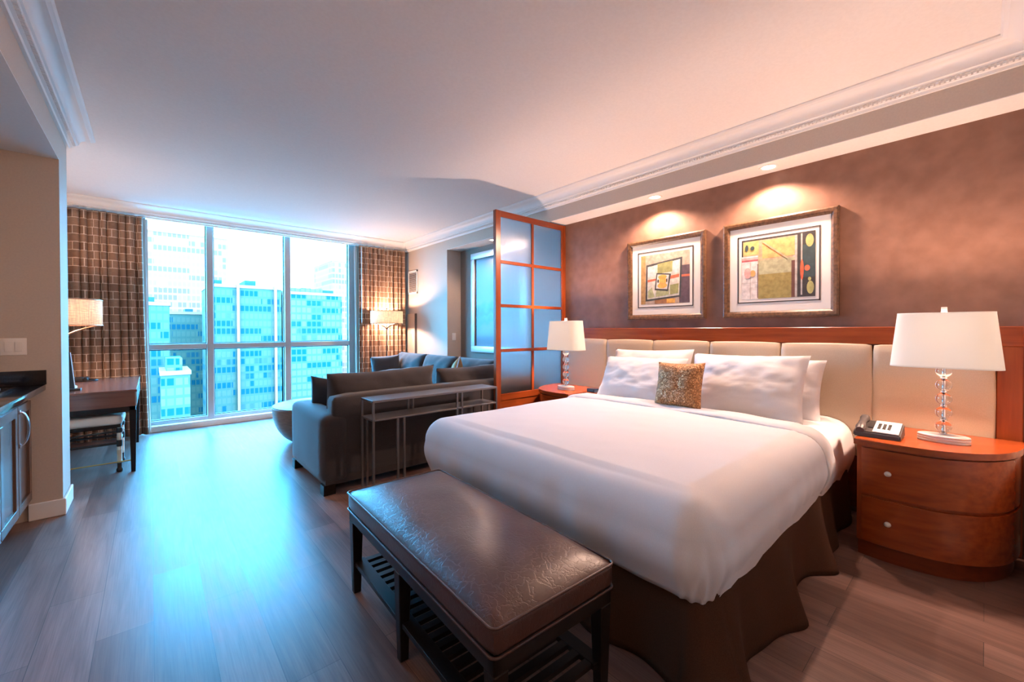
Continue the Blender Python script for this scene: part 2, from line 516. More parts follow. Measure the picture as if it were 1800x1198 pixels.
# ------------------------------------------------------------------ mesh builder
class MB:
    def __init__(s):
        s.bm = bmesh.new()
        s.uv = s.bm.loops.layers.uv.new('UVMap')

    def _mark(s):
        return set(s.bm.verts), set(s.bm.faces)

    def box(s, x0, x1, y0, y1, z0, z1, bev=0.0, seg=2, mi=0):
        t = bmesh.new()
        bmesh.ops.create_cube(t, size=1)
        for v in t.verts:
            v.co = Vector(((x0 + x1) / 2 + v.co.x * (x1 - x0), (y0 + y1) / 2 + v.co.y * (y1 - y0), (z0 + z1) / 2 + v.co.z * (z1 - z0)))
        if bev:
            bmesh.ops.bevel(t, geom=list(t.edges), offset=bev, segments=seg, profile=0.6, affect='EDGES')
        s.join(t, mi)
        return s

    def join(s, t, mi=0, mtx=None):
        vm = {}
        for v in t.verts:
            vm[v] = s.bm.verts.new(mtx @ v.co if mtx else v.co)
        uvt = t.loops.layers.uv.active
        for f in t.faces:
            try:
                nf = s.bm.faces.new([vm[v] for v in f.verts])
            except ValueError:
                continue
            nf.material_index = mi if mi else f.material_index
            if uvt:
                for l, ol in zip(nf.loops, f.loops):
                    l[s.uv].uv = ol[uvt].uv
        t.free()
        return s

    def ring(s, pts):
        return [s.bm.verts.new(p) for p in pts]

    def bridge(s, a, b, mi=0, closed=True):
        n = len(a)
        for i in range(n if closed else n - 1):
            j = (i + 1) % n
            f = s.bm.faces.new((a[i], a[j], b[j], b[i]))
            f.material_index = mi

    def cap(s, a, mi=0, flip=False):
        f = s.bm.faces.new(list(reversed(a)) if flip else a)
        f.material_index = mi

    def lathe(s, prof, c=(0, 0, 0), seg=32, sx=1.0, sy=1.0, mi=0, capb=True, capt=True):
        rs = []
        for r, z in prof:
            rs.append(s.ring([(c[0] + r * sx * math.cos(2 * PI * k / seg), c[1] + r * sy * math.sin(2 * PI * k / seg), c[2] + z) for k in range(seg)]))
        for a, b in zip(rs, rs[1:]):
            s.bridge(a, b, mi)
        if capb:
            s.cap(rs[0], mi, True)
        if capt:
            s.cap(rs[-1], mi)
        return s

    def ball(s, c, r, sx=1, sy=1, sz=1, nu=20, nv=12, mi=0):
        prof = [(max(r * math.sin(PI * k / nv), r * 0.03), -r * sz * math.cos(PI * k / nv)) for k in range(nv + 1)]
        return s.lathe(prof, c, nu, sx, sy, mi)

    def tube(s, pts, r, seg=10, mi=0, closed=False):
        pts = [Vector(p) for p in pts]
        n = len(pts)
        rr = r if isinstance(r, (list, tuple)) else [r] * n
        rings = []
        ref = None
        for i, p in enumerate(pts):
            if closed:
                d = pts[(i + 1) % n] - pts[i - 1]
            else:
                d = pts[min(i + 1, n - 1)] - pts[max(i - 1, 0)]
            d.normalize()
            if ref is None:
                ref = Vector((0, 0, 1)) if abs(d.z) < 0.9 else Vector((1, 0, 0))
            a = d.cross(ref).normalized()
            b = a.cross(d).normalized()
            ref = b if abs(b.dot(d)) < 0.9 else ref
            rings.append(s.ring([p + rr[i] * (math.cos(2 * PI * k / seg) * a + math.sin(2 * PI * k / seg) * b) for k in range(seg)]))
        for a, b in zip(rings, rings[1:]):
            s.bridge(a, b, mi)
        if closed:
            s.bridge(rings[-1], rings[0], mi)
        else:
            s.cap(rings[0], mi, True)
            s.cap(rings[-1], mi)
        return s

    def bar(s, p0, p1, w, h=None, mi=0):
        """square bar between two points"""
        p0, p1 = Vector(p0), Vector(p1)
        h = h or w
        d = (p1 - p0).normalized()
        up = Vector((0, 0, 1)) if abs(d.z) < 0.9 else Vector((0, 1, 0))
        a = d.cross(up).normalized()
        b = a.cross(d).normalized()
        q = [(-1, -1), (1, -1), (1, 1), (-1, 1)]
        r0 = s.ring([p0 + a * w / 2 * i + b * h / 2 * j for i, j in q])
        r1 = s.ring([p1 + a * w / 2 * i + b * h / 2 * j for i, j in q])
        s.bridge(r0, r1, mi)
        s.cap(r0, mi, True)
        s.cap(r1, mi)
        return s

    def prism(s, poly, z0, z1, bev=0.0, mi=0):
        t = bmesh.new()
        a = [t.verts.new((x, y, z0)) for x, y in poly]
        b = [t.verts.new((x, y, z1)) for x, y in poly]
        n = len(poly)
        for i in range(n):
            j = (i + 1) % n
            t.faces.new((a[i], a[j], b[j], b[i]))
        fb = t.faces.new(list(reversed(a)))
        ft = t.faces.new(b)
        if bev:
            bmesh.ops.bevel(t, geom=list(ft.edges) + list(fb.edges), offset=bev, segments=2, profile=0.6, affect='EDGES')
        s.join(t, mi)
        return s

    def extrude(s, prof, path, mi=0, cap=True):
        """prof: list of (out, z); path: list of (point, out_vector) mitred stations"""
        rings = []
        for p, o in path:
            p, o = Vector(p), Vector(o)
            rings.append(s.ring([p + o * d + Vector((0, 0, z)) for d, z in prof]))
        for a, b in zip(rings, rings[1:]):
            s.bridge(a, b, mi)
        if cap:
            s.cap(rings[0], mi, True)
            s.cap(rings[-1], mi)
        return s

    def grid(s, nu, nv, fn, uvf=None, mi=0):
        g = [[s.bm.verts.new(fn(i / nu, j / nv)) for j in range(nv + 1)] for i in range(nu + 1)]
        for i in range(nu):
            for j in range(nv):
                f = s.bm.faces.new((g[i][j], g[i + 1][j], g[i + 1][j + 1], g[i][j + 1]))
                f.material_index = mi
                if uvf:
                    for l, (a, b) in zip(f.loops, ((i, j), (i + 1, j), (i + 1, j + 1), (i, j + 1))):
                        l[s.uv].uv = uvf(a / nu, b / nv)
        return g

    def quad(s, pts, mi=0):
        f = s.bm.faces.new(s.ring(pts))
        f.material_index = mi
        return s

    def xf(s, m):
        for v in s.bm.verts:
            v.co = m @ v.co
        return s

    def mesh(s, name, mats, origin=(0, 0, 0), smooth=35, weld=False):
        if weld:
            bmesh.ops.remove_doubles(s.bm, verts=list(s.bm.verts), dist=1e-5)
        bmesh.ops.recalc_face_normals(s.bm, faces=list(s.bm.faces))
        o = Vector(origin)
        for v in s.bm.verts:
            v.co -= o
        me = bpy.data.meshes.new(name)
        s.bm.to_mesh(me)
        s.bm.free()
        for m in (mats if isinstance(mats, (list, tuple)) else [mats]):
            me.materials.append(m)
        if smooth:
            for p in me.polygons:
                p.use_smooth = True
            try:
                me.set_sharp_from_angle(angle=math.radians(smooth))
            except Exception:
                pass
        return me

    def bounds(s):
        xs = [v.co.x for v in s.bm.verts]
        ys = [v.co.y for v in s.bm.verts]
        zs = [v.co.z for v in s.bm.verts]
        return (min(xs), max(xs), min(ys), max(ys), min(zs), max(zs))


def thing(name, label, cat, loc=(0, 0, 0), group=None):
    o = bpy.data.objects.new(name, None)
    o.empty_display_size = 0.1
    COL.objects.link(o)
    o.location = loc
    o['label'] = label
    o['category'] = cat
    if group:
        o['group'] = group
    return o


def base_of(o):
    v = Vector((0, 0, 0))
    while o is not None:
        v += o.location
        o = o.parent
    return v


def part(name, mb, m, parent, smooth=35, weld=False, label=None, kind=None):
    """mesh given in world coordinates, parented under an unrotated thing or part"""
    me = mb.mesh(name, m, base_of(parent), smooth, weld)
    o = bpy.data.objects.new(name, me)
    COL.objects.link(o)
    o.parent = parent
    if label:
        o['label'] = label
    if kind:
        o['kind'] = kind
    return o


def single(name, mb, m, label, cat, group=None, smooth=35, weld=False):
    b = mb.bounds()
    org = ((b[0] + b[1]) / 2, (b[2] + b[3]) / 2, b[4])
    o = bpy.data.objects.new(name, mb.mesh(name, m, org, smooth, weld))
    COL.objects.link(o)
    o.location = org
    o['label'] = label
    o['category'] = cat
    if group:
        o['group'] = group
    return o


def struct(name, mb, m, label=None, cat=None, parent=None, smooth=35):
    o = bpy.data.objects.new(name, mb.mesh(name, m, (0, 0, 0), smooth))
    COL.objects.link(o)
    if parent:
        o.parent = parent
    else:
        o['kind'] = 'structure'
        o['label'] = label or name.replace('_', ' ')
        o['category'] = cat or name.split('_')[0]
    return o


def dup(root, loc, label=None, rotz=None):
    r = root.copy()
    COL.objects.link(r)
    r.location = loc
    if rotz is not None:
        r.rotation_euler = (0, 0, rotz)
    if label:
        r['label'] = label

    def rec(src, dst):
        for ch in list(src.children):
            c = ch.copy()
            COL.objects.link(c)
            c.parent = dst
            rec(ch, c)
    rec(root, r)
    return r


def lamp(name, loc, power, color, parent=None, kind='POINT', radius=0.04, size=None, blend=None, rot=None):
    d = bpy.data.lights.new(name, kind)
    d.energy = power
    d.color = color
    d.shadow_soft_size = radius
    if kind == 'SPOT':
        d.spot_size = size
        d.spot_blend = blend
    o = bpy.data.objects.new(name, d)
    COL.objects.link(o)
    if parent:
        o.parent = parent
        o.location = Vector(loc) - base_of(parent)
    else:
        o.location = loc
    if rot:
        o.rotation_euler = rot
    return o


# ------------------------------------------------------------------ room shell
W, W2, ZS, ZC = 3.51, 3.765, 2.554, 2.84
YW = 7.03           # window plane
XL = -0.478         # header / column face
YC0, YC1 = 4.29, 4.64
YE = -0.19          # end wall beside the bed
YB = -3.2           # hall end
XH = 0.95           # hall side wall

struct('floor', MB().box(-1.75, W2 + 0.15, YB - .1, 7.3, -0.12, 0.0), M['floor'], 'grey brown wood plank floor', 'floor')
struct('ceiling', MB().box(-1.75, W2 + 0.15, YB - .1, 7.3, ZC, ZC + 0.1), M['ceiling'], 'smooth white ceiling', 'ceiling')
struct('wall_right', MB().box(W2, W2 + .12, YE - .12, 3.37, 0, ZC), M['suede'], 'brown mottled wall behind the headboard', 'wall')
struct('wall_niche', MB().box(W2, W2 + .12, 3.37, 5.57, 0, ZC), M['niche'], 'taupe wall at the back of the sofa niche', 'wall')
struct('wall_far_right', MB().box(W, W2 + .12, 5.57, 7.25, 0, ZC), M['wall'], 'beige wall between niche and window', 'wall')
sof = MB().box(W, W2, YE, 5.57, ZS + 0.004, ZC)
struct('wall_soffit', sof, M['wall'], 'beige soffit face above the headboard wall', 'wall')
struct('ceiling_soffit', MB().box(W, W2, YE, 5.57, ZS, ZS + .004), M['ceiling'], 'white underside of the soffit', 'ceiling')
struct('wall_back', MB().box(XH, W2 + .12, YE - .12, YE, 0, ZC), M['wall'], 'beige wall at the camera end of the room', 'wall')
struct('wall_hall_right', MB().box(XH, XH + .12, YB, YE - .12, 0, ZC), M['wall'], 'beige entry hall side wall', 'wall')
struct('wall_hall_end', MB().box(-1.75, XH + .12, YB - .12, YB, 0, ZC), M['wall'], 'beige entry hall end wall', 'wall')
struct('wall_left', MB().box(-1.72, -1.60, YC1, 7.25, 0, ZC), M['wall'], 'beige wall left of the desk', 'wall')
struct('wall_kitchen', MB().box(-1.42, -1.30, YB, YC0, 0, 2.5), M['wall'], 'beige wall behind the kitchenette', 'wall')
struct('wall_column', MB().box(-1.72, XL, YC0, YC1, 0, ZC), M['wall'], 'beige wall end between kitchenette and desk', 'wall')
struct('wall_header', MB().box(-1.42, XL, YB, YC0, 2.504, ZC), M['wall'], 'beige header over the kitchenette', 'wall')
struct('ceiling_kitchen', MB().box(-1.42, XL, YB, YC0, 2.5, 2.504), M['ceiling'], 'lowered white ceiling over the kitchenette', 'ceiling')
fw = MB()
fw.box(-1.72, -0.13, YW - .0, YW + .2, 0, ZC)
fw.box(2.62, W, YW, YW + .2, 0, ZC)
fw.box(-0.13, 2.62, YW, YW + .2, 2.80, ZC)
struct('wall_front', fw, M['wall'], 'wall around the tall window', 'wall')

# crown mouldings ----------------------------------------------------
CP = [(0.0, 2.70), (0.016, 2.70), (0.020, 2.715), (0.034, 2.719), (0.036, 2.735), (0.048, 2.738), (0.052, 2.748), (0.062, 2.752)]
CP += [(0.062 + 0.062 * (1 - math.cos(a * PI / 12)), 2.752 + 0.062 * math.sin(a * PI / 12)) for a in range(1, 7)]
CP += [(0.130, 2.818), (0.142, 2.822), (0.150, 2.832), (0.150, 2.84), (0.0, 2.84)]


def crown(name, path, label, beads=None):
    b = MB()
    b.extrude(CP, path)
    if beads:
        p0, p1, out, n = beads
        p0, p1, out = Vector(p0), Vector(p1), Vector(out)
        for k in range(n):
            c = p0.lerp(p1, (k + .5) / n) + out * 0.041 + Vector((0, 0, 2.727))
            dv = (p1 - p0).normalized() * 0.0062
            w = out * 0.010
            h = Vector((0, 0, 0.0062))
            ps = [c + sx * dv + sz * h + sy * w for sx in (-1, 1) for sy in (-1, 1) for sz in (-1, 1)]
            vs = [b.bm.verts.new(p) for p in ps]
            for q in ((0, 1, 3, 2), (4, 6, 7, 5), (0, 4, 5, 1), (2, 3, 7, 6), (1, 5, 7, 3), (0, 2, 6, 4)):
                b.bm.faces.new([vs[i] for i in q])
    struct(name, b, M['white'], label, 'crown moulding', smooth=25)


YCW = 6.90
crown('trim_1', [((W, YE, 0), (-1, 1, 0)), ((W, YCW, 0), (-1, -1, 0))], 'white crown moulding along the bed wall', ((W, YE + .06, 0), (W, YCW - .06, 0), (-1, 0, 0), 330))
crown('trim_2', [((W, YCW, 0), (-1, -1, 0)), ((-1.60, YCW, 0), (1, -1, 0))], 'white crown moulding above the window', ((W - .06, YCW, 0), (-1.5, YCW, 0), (0, -1, 0), 230))
crown('trim_3', [((XL, YB, 0), (1, 0, 0)), ((XL, YC1, 0), (1, 1, 0)), ((-1.6, YC1, 0), (0, 1, 0))], 'white crown moulding over the kitchenette header', ((XL, 0.6, 0), (XL, YC1, 0), (1, 0, 0), 190))
crown('trim_4', [((XH, YE, 0), (0, 1, 0)), ((W, YE, 0), (-1, 1, 0))], 'white crown moulding on the end wall', ((2.0, YE, 0), (W - .06, YE, 0), (0, 1, 0), 70))
struct('trim_5', MB().box(-1.6, W, YCW, YCW + .018, 2.70, ZC), M['white'], 'white pelmet board behind the window moulding', 'pelmet')


def baseb(name, boxes, label):
    b = MB()
    for q in boxes:
        b.box(*q, bev=0.004, seg=1)
    struct(name, b, M['white'], label, 'baseboard')


baseb('baseboard_column', [(-0.64, XL + .016, YC0 - .016, YC0, 0, .115), (XL, XL + .016, YC0, YC1, 0, .115)], 'white baseboard around the wall end')
baseb('baseboard_right', [(W2 - .016, W2, 3.37, 5.57, 0, .115)], 'white baseboard in the niche')
baseb('baseboard_far_right', [(W - .016, W, 5.57, 7.0, 0, .115), (W, W2, 5.554, 5.57, 0, .115)], 'white baseboard beside the window')
baseb('baseboard_back', [(XH, W2 - .016, YE, YE + .016, 0, .115)], 'white baseboard on the end wall')

# window --------------------------------------------------------------
win = bpy.data.objects.new('window_1', None)
COL.objects.link(win)
win['kind'] = 'structure'
win['label'] = 'floor to ceiling window of six panes between the curtains'
win['category'] = 'window'
xs = [(-0.10, -0.055), (0.578, 0.656), (1.540, 1.622), (2.50, 2.60)]
ZR0, ZR1, ZB, ZT = 1.048, 1.120, 0.125, 2.80
fr = MB()
fr.box(-0.12, -0.055, YW, YW + .11, 0.05, ZT)
fr.box(2.505, 2.60, YW, YW + .11, 0.05, ZT)
fr.box(-0.055, 2.505, YW + .01, YW + .11, 0.05, ZB)
fr.box(-0.055, 2.505, YW + .01, YW + .11, 2.76, ZT)
struct('window_frame', fr, M['winframe'], parent=win, smooth=0)
for a, b in xs[1:3]:
    struct('mullion', MB().box(a, b, YW - .01, YW + .10, 0.08, 2.78, bev=.004, seg=1), M['winframe'], parent=win)
for a, b in ((-.055, .578), (.656, 1.540), (1.622, 2.505)):
    struct('transom', MB().box(a, b, YW, YW + .10, ZR0, ZR1, bev=.004, seg=1), M['winframe'], parent=win)
    for z0, z1 in ((ZB, ZR0), (ZR1, 2.76)):
        gk = MB()
        for q in ((a, a + .012, z0, z1), (b - .012, b, z0, z1), (a, b, z0, z0 + .012), (a, b, z1 - .012, z1)):
            gk.box(q[0], q[1], YW + .05, YW + .075, q[2], q[3])
        struct('glazing_bead', gk, M['charcoal_plastic'], parent=win, smooth=0)
        struct('pane', MB().quad([(a, YW + .063, z0), (b, YW + .063, z0), (b, YW + .063, z1), (a, YW + .063, z1)]), M['pane'], parent=win)
struct('sill', MB().box(-0.045, 2.545, 6.945, YW + .12, 0.0, 0.078, bev=.006), M['white'], parent=win)

# ------------------------------------------------------------------ city outside
struct('ground', MB().box(-900, 1300, 30, 1500, -62, -60), M['city'], 'city ground far below the window', 'ground')


def tower(label, x0, x1, y0, dep, top, fac, fins=(), plant=(), setback=None, fin_w=2.2):
    r = thing('tower_block', label, 'building', ((x0 + x1) / 2, y0 + dep / 2, -60))
    part('facade', MB().box(x0, x1, y0, y0 + dep, -60, top), fac, r, smooth=0)
    part('roof_parapet', MB().box(x0 - .3, x1 + .3, y0 - .3, y0 + dep + .3, top, top + 1.2), M['fin'], r, smooth=0)
    for fx in fins:
        part('facade_fin', MB().box(fx, fx + fin_w, y0 - 1.6, y0 + .5, -60, top + 1.5), M['fin'], r, smooth=0)
    for (a, b, h) in plant:
        part('roof_plant', MB().box(a, b, y0 + 6, y0 + dep - 4, top + 1.2, top + 1.2 + h), M['roof'], r, smooth=0)
    if setback:
        a, b, h = setback
        part('upper_storeys', MB().box(a, b, y0 + 2, y0 + dep - 2, top + 1.2, top + h), fac, r, smooth=0)
    return r


tower('tower block in the middle pane with two white fins', 17.2, 42.5, 200, 30, 18.5, M['fac_mid'], fins=(26.2, 39.6), plant=((19, 22, 2), (30, 34, 2.6)), fin_w=0.9)
tower('stepped tower block seen through the right panes', 44.5, 68, 200, 34, 17.0, M['fac_right'], plant=((52, 56, 2.4), (60, 66, 1.8)), setback=(47, 60, 3.0))
tower('low dark blue block at the left edge of the window', -8, 5.0, 190, 26, 10.0, M['fac_left'], plant=((-4, 1, 2),))
tower('mid height block in the left pane behind the low one', 5.8, 19.0, 240, 26, 8.6, M['fac_left'], plant=((12, 15, 1.5),))
tower('low stepped block at the foot of the left pane', 2.2, 9.2, 165, 20, -12.5, M['fac_right'], setback=(3.4, 7.4, 5))
tower('tall pale hazy tower behind the left pane', -18, 50, 430, 60, 79, M['fac_haze'])
tower('tall pale hazy tower behind the right pane', 137, 190, 430, 60, 70, M['fac_haze'])


# ------------------------------------------------------------------ soft shapes
def pillow(mb, w, h, t, mtx, n=18, pinch=0.05, wr=0.006, seed=0, pu=4, pv=4, mi=0, sag=0.0):
    def side(sg):
        g = []
        for i in range(n + 1):
            row = []
            u = -1 + 2 * i / n
            for j in range(n + 1):
                v = -1 + 2 * j / n
                x = u * w / 2 * (1 - pinch * (1 - v * v))
                y = v * h / 2 * (1 - pinch * (1 - u * u))
                z = t / 2 * (max(0, 1 - abs(u) ** pu) * max(0, 1 - abs(v) ** pv)) ** 0.55
                if abs(u) < .999 and abs(v) < .999:
                    z += wr * noise.noise(Vector((u * 3.1 + seed, v * 2.6, sg * 3 + seed))) + .5 * wr * noise.noise(Vector((u * 7 + seed, v * 9, sg * 5)))
                y -= sag * (1 - u * u) * max(0, v)
                row.append(mtx @ Vector((x, y, sg * z)))
            g.append(row)
        return g
    a, b = side(1), side(-1)
    va = [[mb.bm.verts.new(p) for p in r] for r in a]
    vb = [[None] * (n + 1) for _ in range(n + 1)]
    for i in range(n + 1):
        for j in range(n + 1):
            edge = i in (0, n) or j in (0, n)
            vb[i][j] = va[i][j] if edge else mb.bm.verts.new(b[i][j])
    for i in range(n):
        for j in range(n):
            f = mb.bm.faces.new((va[i][j], va[i + 1][j], va[i + 1][j + 1], va[i][j + 1]))
            f.material_index = mi
            try:
                f = mb.bm.faces.new((vb[i][j], vb[i][j + 1], vb[i + 1][j + 1], vb[i + 1][j]))
                f.material_index = mi
            except ValueError:
                pass
    return mb


def stand(c, face, lean, roll=0.0):
    """pillow frame: local x across, y up, z out of the front; face = heading the front looks to, lean back by angle"""
    fx = Vector((math.cos(face), math.sin(face), 0))
    across = Vector((-fx.y, fx.x, 0))
    up = Vector((0, 0, 1)) * math.cos(lean) - fx * math.sin(lean)
    nrm = across.cross(up)
    m = Matrix(((across.x, up.x, nrm.x, c[0]), (across.y, up.y, nrm.y, c[1]), (across.z, up.z, nrm.z, c[2]), (0, 0, 0, 1)))
    return m @ Matrix.Rotation(roll, 4, 'Z')


def cushion(x0, x1, y0, y1, z0, z1, puff=0.02, n=14, seed=0.0):
    """rounded upholstered block with softly crowned faces"""
    t = bmesh.new()
    bmesh.ops.create_cube(t, size=2)
    bmesh.ops.subdivide_edges(t, edges=list(t.edges), cuts=n, use_grid_fill=True)
    hx, hy, hz = (x1 - x0) / 2, (y1 - y0) / 2, (z1 - z0) / 2
    r = min(hx, hy, hz) * 0.55
    for v in t.verts:
        u = v.co.copy()
        p = Vector((u.x * hx, u.y * hy, u.z * hz))
        q = Vector((max(-hx + r, min(hx - r, p.x)), max(-hy + r, min(hy - r, p.y)), max(-hz + r, min(hz - r, p.z))))
        d = p - q
        if d.length > 1e-6:
            p = q + d.normalized() * r
        p.x += puff * u.x * (1 - u.y ** 2) * (1 - u.z ** 2)
        p.y += puff * u.y * (1 - u.x ** 2) * (1 - u.z ** 2)
        p.z += puff * u.z * (1 - u.x ** 2) * (1 - u.y ** 2)
        p += Vector((1, 1, 1)) * 0.25 * puff * noise.noise(p * 4 + Vector((seed, seed * 2, 0)))
        v.co = p + Vector(((x0 + x1) / 2, (y0 + y1) / 2, (z0 + z1) / 2))
    b = MB()
    b.join(t)
    return b


# ------------------------------------------------------------------ bed
BX0, BX1, BY0, BY1, BZ = 1.40, 3.66, 0.60, 2.58, 0.675
bed = thing('bed', 'wide bed with a dark brown skirt against the padded headboard', 'bed', ((BX0 + BX1) / 2, (BY0 + BY1) / 2, 0))
part('box_spring', MB().box(1.48, 3.66, .67, 2.51, .10, .36, bev=.03), M['skirt'], bed)
part('mattress', MB().box(1.47, 3.66, .65, 2.53, .36, .645, bev=.05, seg=4), M['linen'], bed)
legs = MB()
for x in (1.6, 3.5):
    for y in (.8, 2.38):
        part('leg', MB().box(x - .03, x + .03, y - .03, y + .03, 0, .11), M['black'], bed)


def skirt_pts():
    """outline of the skirt: head near side -> foot -> head far side, with outward normal"""
    pts = []
    y0, y1, x0, x1, rc = .63, 2.55, 1.46, 3.62, .10
    n = 90
    for k in range(n):
        pts.append((x1 - (x1 - x0 - rc) * k / n, y0, 0, -1))
    for k in range(12):
        a = -PI / 2 - PI / 2 * k / 12
        pts.append((x0 + rc + rc * math.cos(a), y0 + rc + rc * math.sin(a), math.cos(a), math.sin(a)))
    for k in range(n):
        pts.append((x0, y0 + rc + (y1 - y0 - 2 * rc) * k / n, -1, 0))
    for k in range(12):
        a = PI - PI / 2 * k / 12
        pts.append((x0 + rc + rc * math.cos(a), y1 - rc + rc * math.sin(a), math.cos(a), math.sin(a)))
    for k in range(n + 1):
        pts.append((x0 + rc + (x1 - x0 - rc) * k / n, y1, 0, 1))
    return pts


SP = skirt_pts()
NSP = len(SP)


def skirt_fn(u, v):
    i = min(int(round(u * (NSP - 1))), NSP - 1)
    x, y, nx, ny = SP[i]
    z = 0.40 * (1 - v) + 0.004
    near = ny < -0.5
    drop = v ** 1.3
    s = i * 0.024
    fold = 0.020 * math.sin(s * 9.0 + 1.4 * math.sin(s * 2.3)) + 0.012 * noise.noise(Vector((s * 3, 0, v)))
    flare = 0.035
    if near:
        # three deep fallen pleats on the open side
        for cx, wd, am in ((2.78, .10, .10), (2.20, .12, .085), (1.60, .11, .11), (3.15, .10, .03)):
            fold += am * math.exp(-((x - cx + 0.05 * v) / wd) ** 2)
        flare = 0.03
    if nx < -0.3 and ny < -0.2:
        flare = 0.09
    o = (fold + flare) * drop + 0.006 * math.sin(s * 24) * (1 - v) * v
    return Vector((x + nx * o, y + ny * o, z))


sk = MB()
sk.grid(NSP - 1, 14, skirt_fn)
sko = part('bed_skirt', sk, M['skirt'], bed, smooth=80, label='dark brown pleated bed skirt')
sm = sko.modifiers.new('thickness', 'SOLIDIFY')
sm.thickness = 0.006
sm.offset = -1


def cover_fn(xh, drop, r, ztop, grow=0.0, hemin=0.03, wr=1.0, seed=0.0, foot=True, pw=5.0):
    """cloth over the mattress: u runs head -> over the foot, v across near -> far"""
    x0, y0, y1 = 1.40 - grow, .60 - grow, 2.58 + grow
    xi, yi0, yi1 = x0 + r, y0 + r, y1 - r
    arc = r * PI / 2
    la = (xh - xi) + (arc + drop if foot else 0)
    lb = (yi1 - yi0) + 2 * (arc + drop)

    def fn(u, v):
        a = xh - u * la
        b = yi0 - arc - drop + v * lb
        dx = min(0, a - xi)
        dy = min(0, b - yi0) + max(0, b - yi1)
        px, py = max(a, xi), min(max(b, yi0), yi1)
        dist = max(abs(dx), abs(dy))
        L = math.hypot(dx, dy)
        if dist < 1e-6:
            ox = oy = 0.0
            z = ztop
        else:
            nx, ny = dx / L, dy / L
            if dist < arc:
                t = dist / r
                out, dz = r * math.sin(t), r * (1 - math.cos(t))
            else:
                k = (dist - arc) / drop
                out = r - hemin * math.sin(min(1, k) * PI / 2) ** 2 + 0.022 * math.sin(min(1.0, k) * PI)
                dz = r + (dist - arc)
            ox, oy = nx * out, ny * out
            z = ztop - dz - .06 * abs(nx * ny) * max(0, dist - arc)
        p = Vector((px + ox, py + oy, z))
        # soft crown and small creases
        cy = (b - 1.59)
        if dist < 1e-6:
            p.z += 0.018 * max(0, 1 - (cy / 1.05) ** 2)
        q = Vector((a * 2.2 + seed, b * 2.2, seed))
        p.z += wr * 0.006 * noise.noise(q) + wr * 0.003 * noise.noise(q * 3.3)
        if dist > arc * .5:
            k = min(1, (dist - arc * .5) / .2)
            ss = (b if abs(dx) > abs(dy) else a)
            w2 = wr * 0.011 * noise.noise(Vector((ss * 9 + seed, z * 1.5, 3.1)))
            if abs(dx) > .05 and abs(dy) > .05:
                w2 += 0.003 * math.sin(math.atan2(dy, dx) * 16 + z * 20) * k * min(1, (L - arc * .5) * 3)
            if L > 1e-6:
                p.x += dx / L * w2 * k
                p.y += dy / L * w2 * k
        return p
    return fn, la, lb


# fitted sheet that shows at the head
fn, la, lb = cover_fn(3.66, .25, .12, .664, -.006, seed=4.0, foot=False, wr=.9)
b = MB()
b.grid(24, 80, fn)
sheet = single('bed_sheet', b, M['linen'], 'white sheet under the pillows hanging beside the nightstand', 'sheet', smooth=80)
# coverlet
fn, la, lb = cover_fn(2.93, .215, .145, .690, 0.012, seed=1.0, hemin=.045, pw=3.2)
b = MB()
b.grid(86, 120, fn)
cov = single('duvet', b, M['linen'], 'smooth white duvet covering the bed down to its skirt', 'duvet', smooth=80)
mo = cov.modifiers.new('thickness', 'SOLIDIFY')
mo.thickness = 0.012
mo.offset = -1
# turned-down band of the duvet by the pillows
fn2, la2, lb2 = cover_fn(3.02, .17, .155, .712, 0.014, seed=6.0, foot=False, wr=1.4)


def band(u, v):
    p = fn2(u * 0.16 / la2 * 1.0 * 1.0, v)
    # roll the front edge under
    e = max(0, (u - 0.7) / 0.3)
    p.z -= 0.020 * e * e
    return p


b = MB()
b.grid(14, 110, band)
bo = part('folded_edge', b, M['linen'], cov, smooth=80)
mo = bo.modifiers.new('thickness', 'SOLIDIFY')
mo.thickness = 0.014
mo.offset = -1

# pillows
for (c, w, h, t, face, lean, roll, sd, lab) in (
        ((3.46, 2.05, .875), .80, .50, .20, PI, .30, 0.03, 1.0, 'white pillow at the back on the far side, its corner showing above'),
        ((3.27, 2.03, .855), .80, .44, .20, PI, .52, 0.02, 2.0, 'white pillow in front on the far side, left of the gold cushion'),
        ((3.48, 1.13, .862), .80, .46, .20, PI, .34, 0.0, 3.0, 'white pillow at the back on the near side, edge showing right'),
        ((3.28, 1.18, .885), .80, .50, .21, PI, .46, 0.02, 4.0, 'white pillow in front on the near side, right of the gold cushion')):
    b = MB()
    pillow(b, w, h, t, stand(c, face, lean, roll), n=30, pinch=.055, wr=.016, seed=sd * 7, pu=2.6, pv=2.6)
    single('pillow', b, M['linen'], lab, 'pillow', 'pillows on the bed', smooth=80)
b = MB()
pillow(b, .37, .36, .13, stand((3.02, 1.535, .872), PI, .30, 0.04), n=20, pinch=.06, wr=.006, seed=3)
single('sequin_cushion', b, M['sequin'], 'small square bronze sequin cushion leaning on the bed pillows', 'cushion', smooth=80)

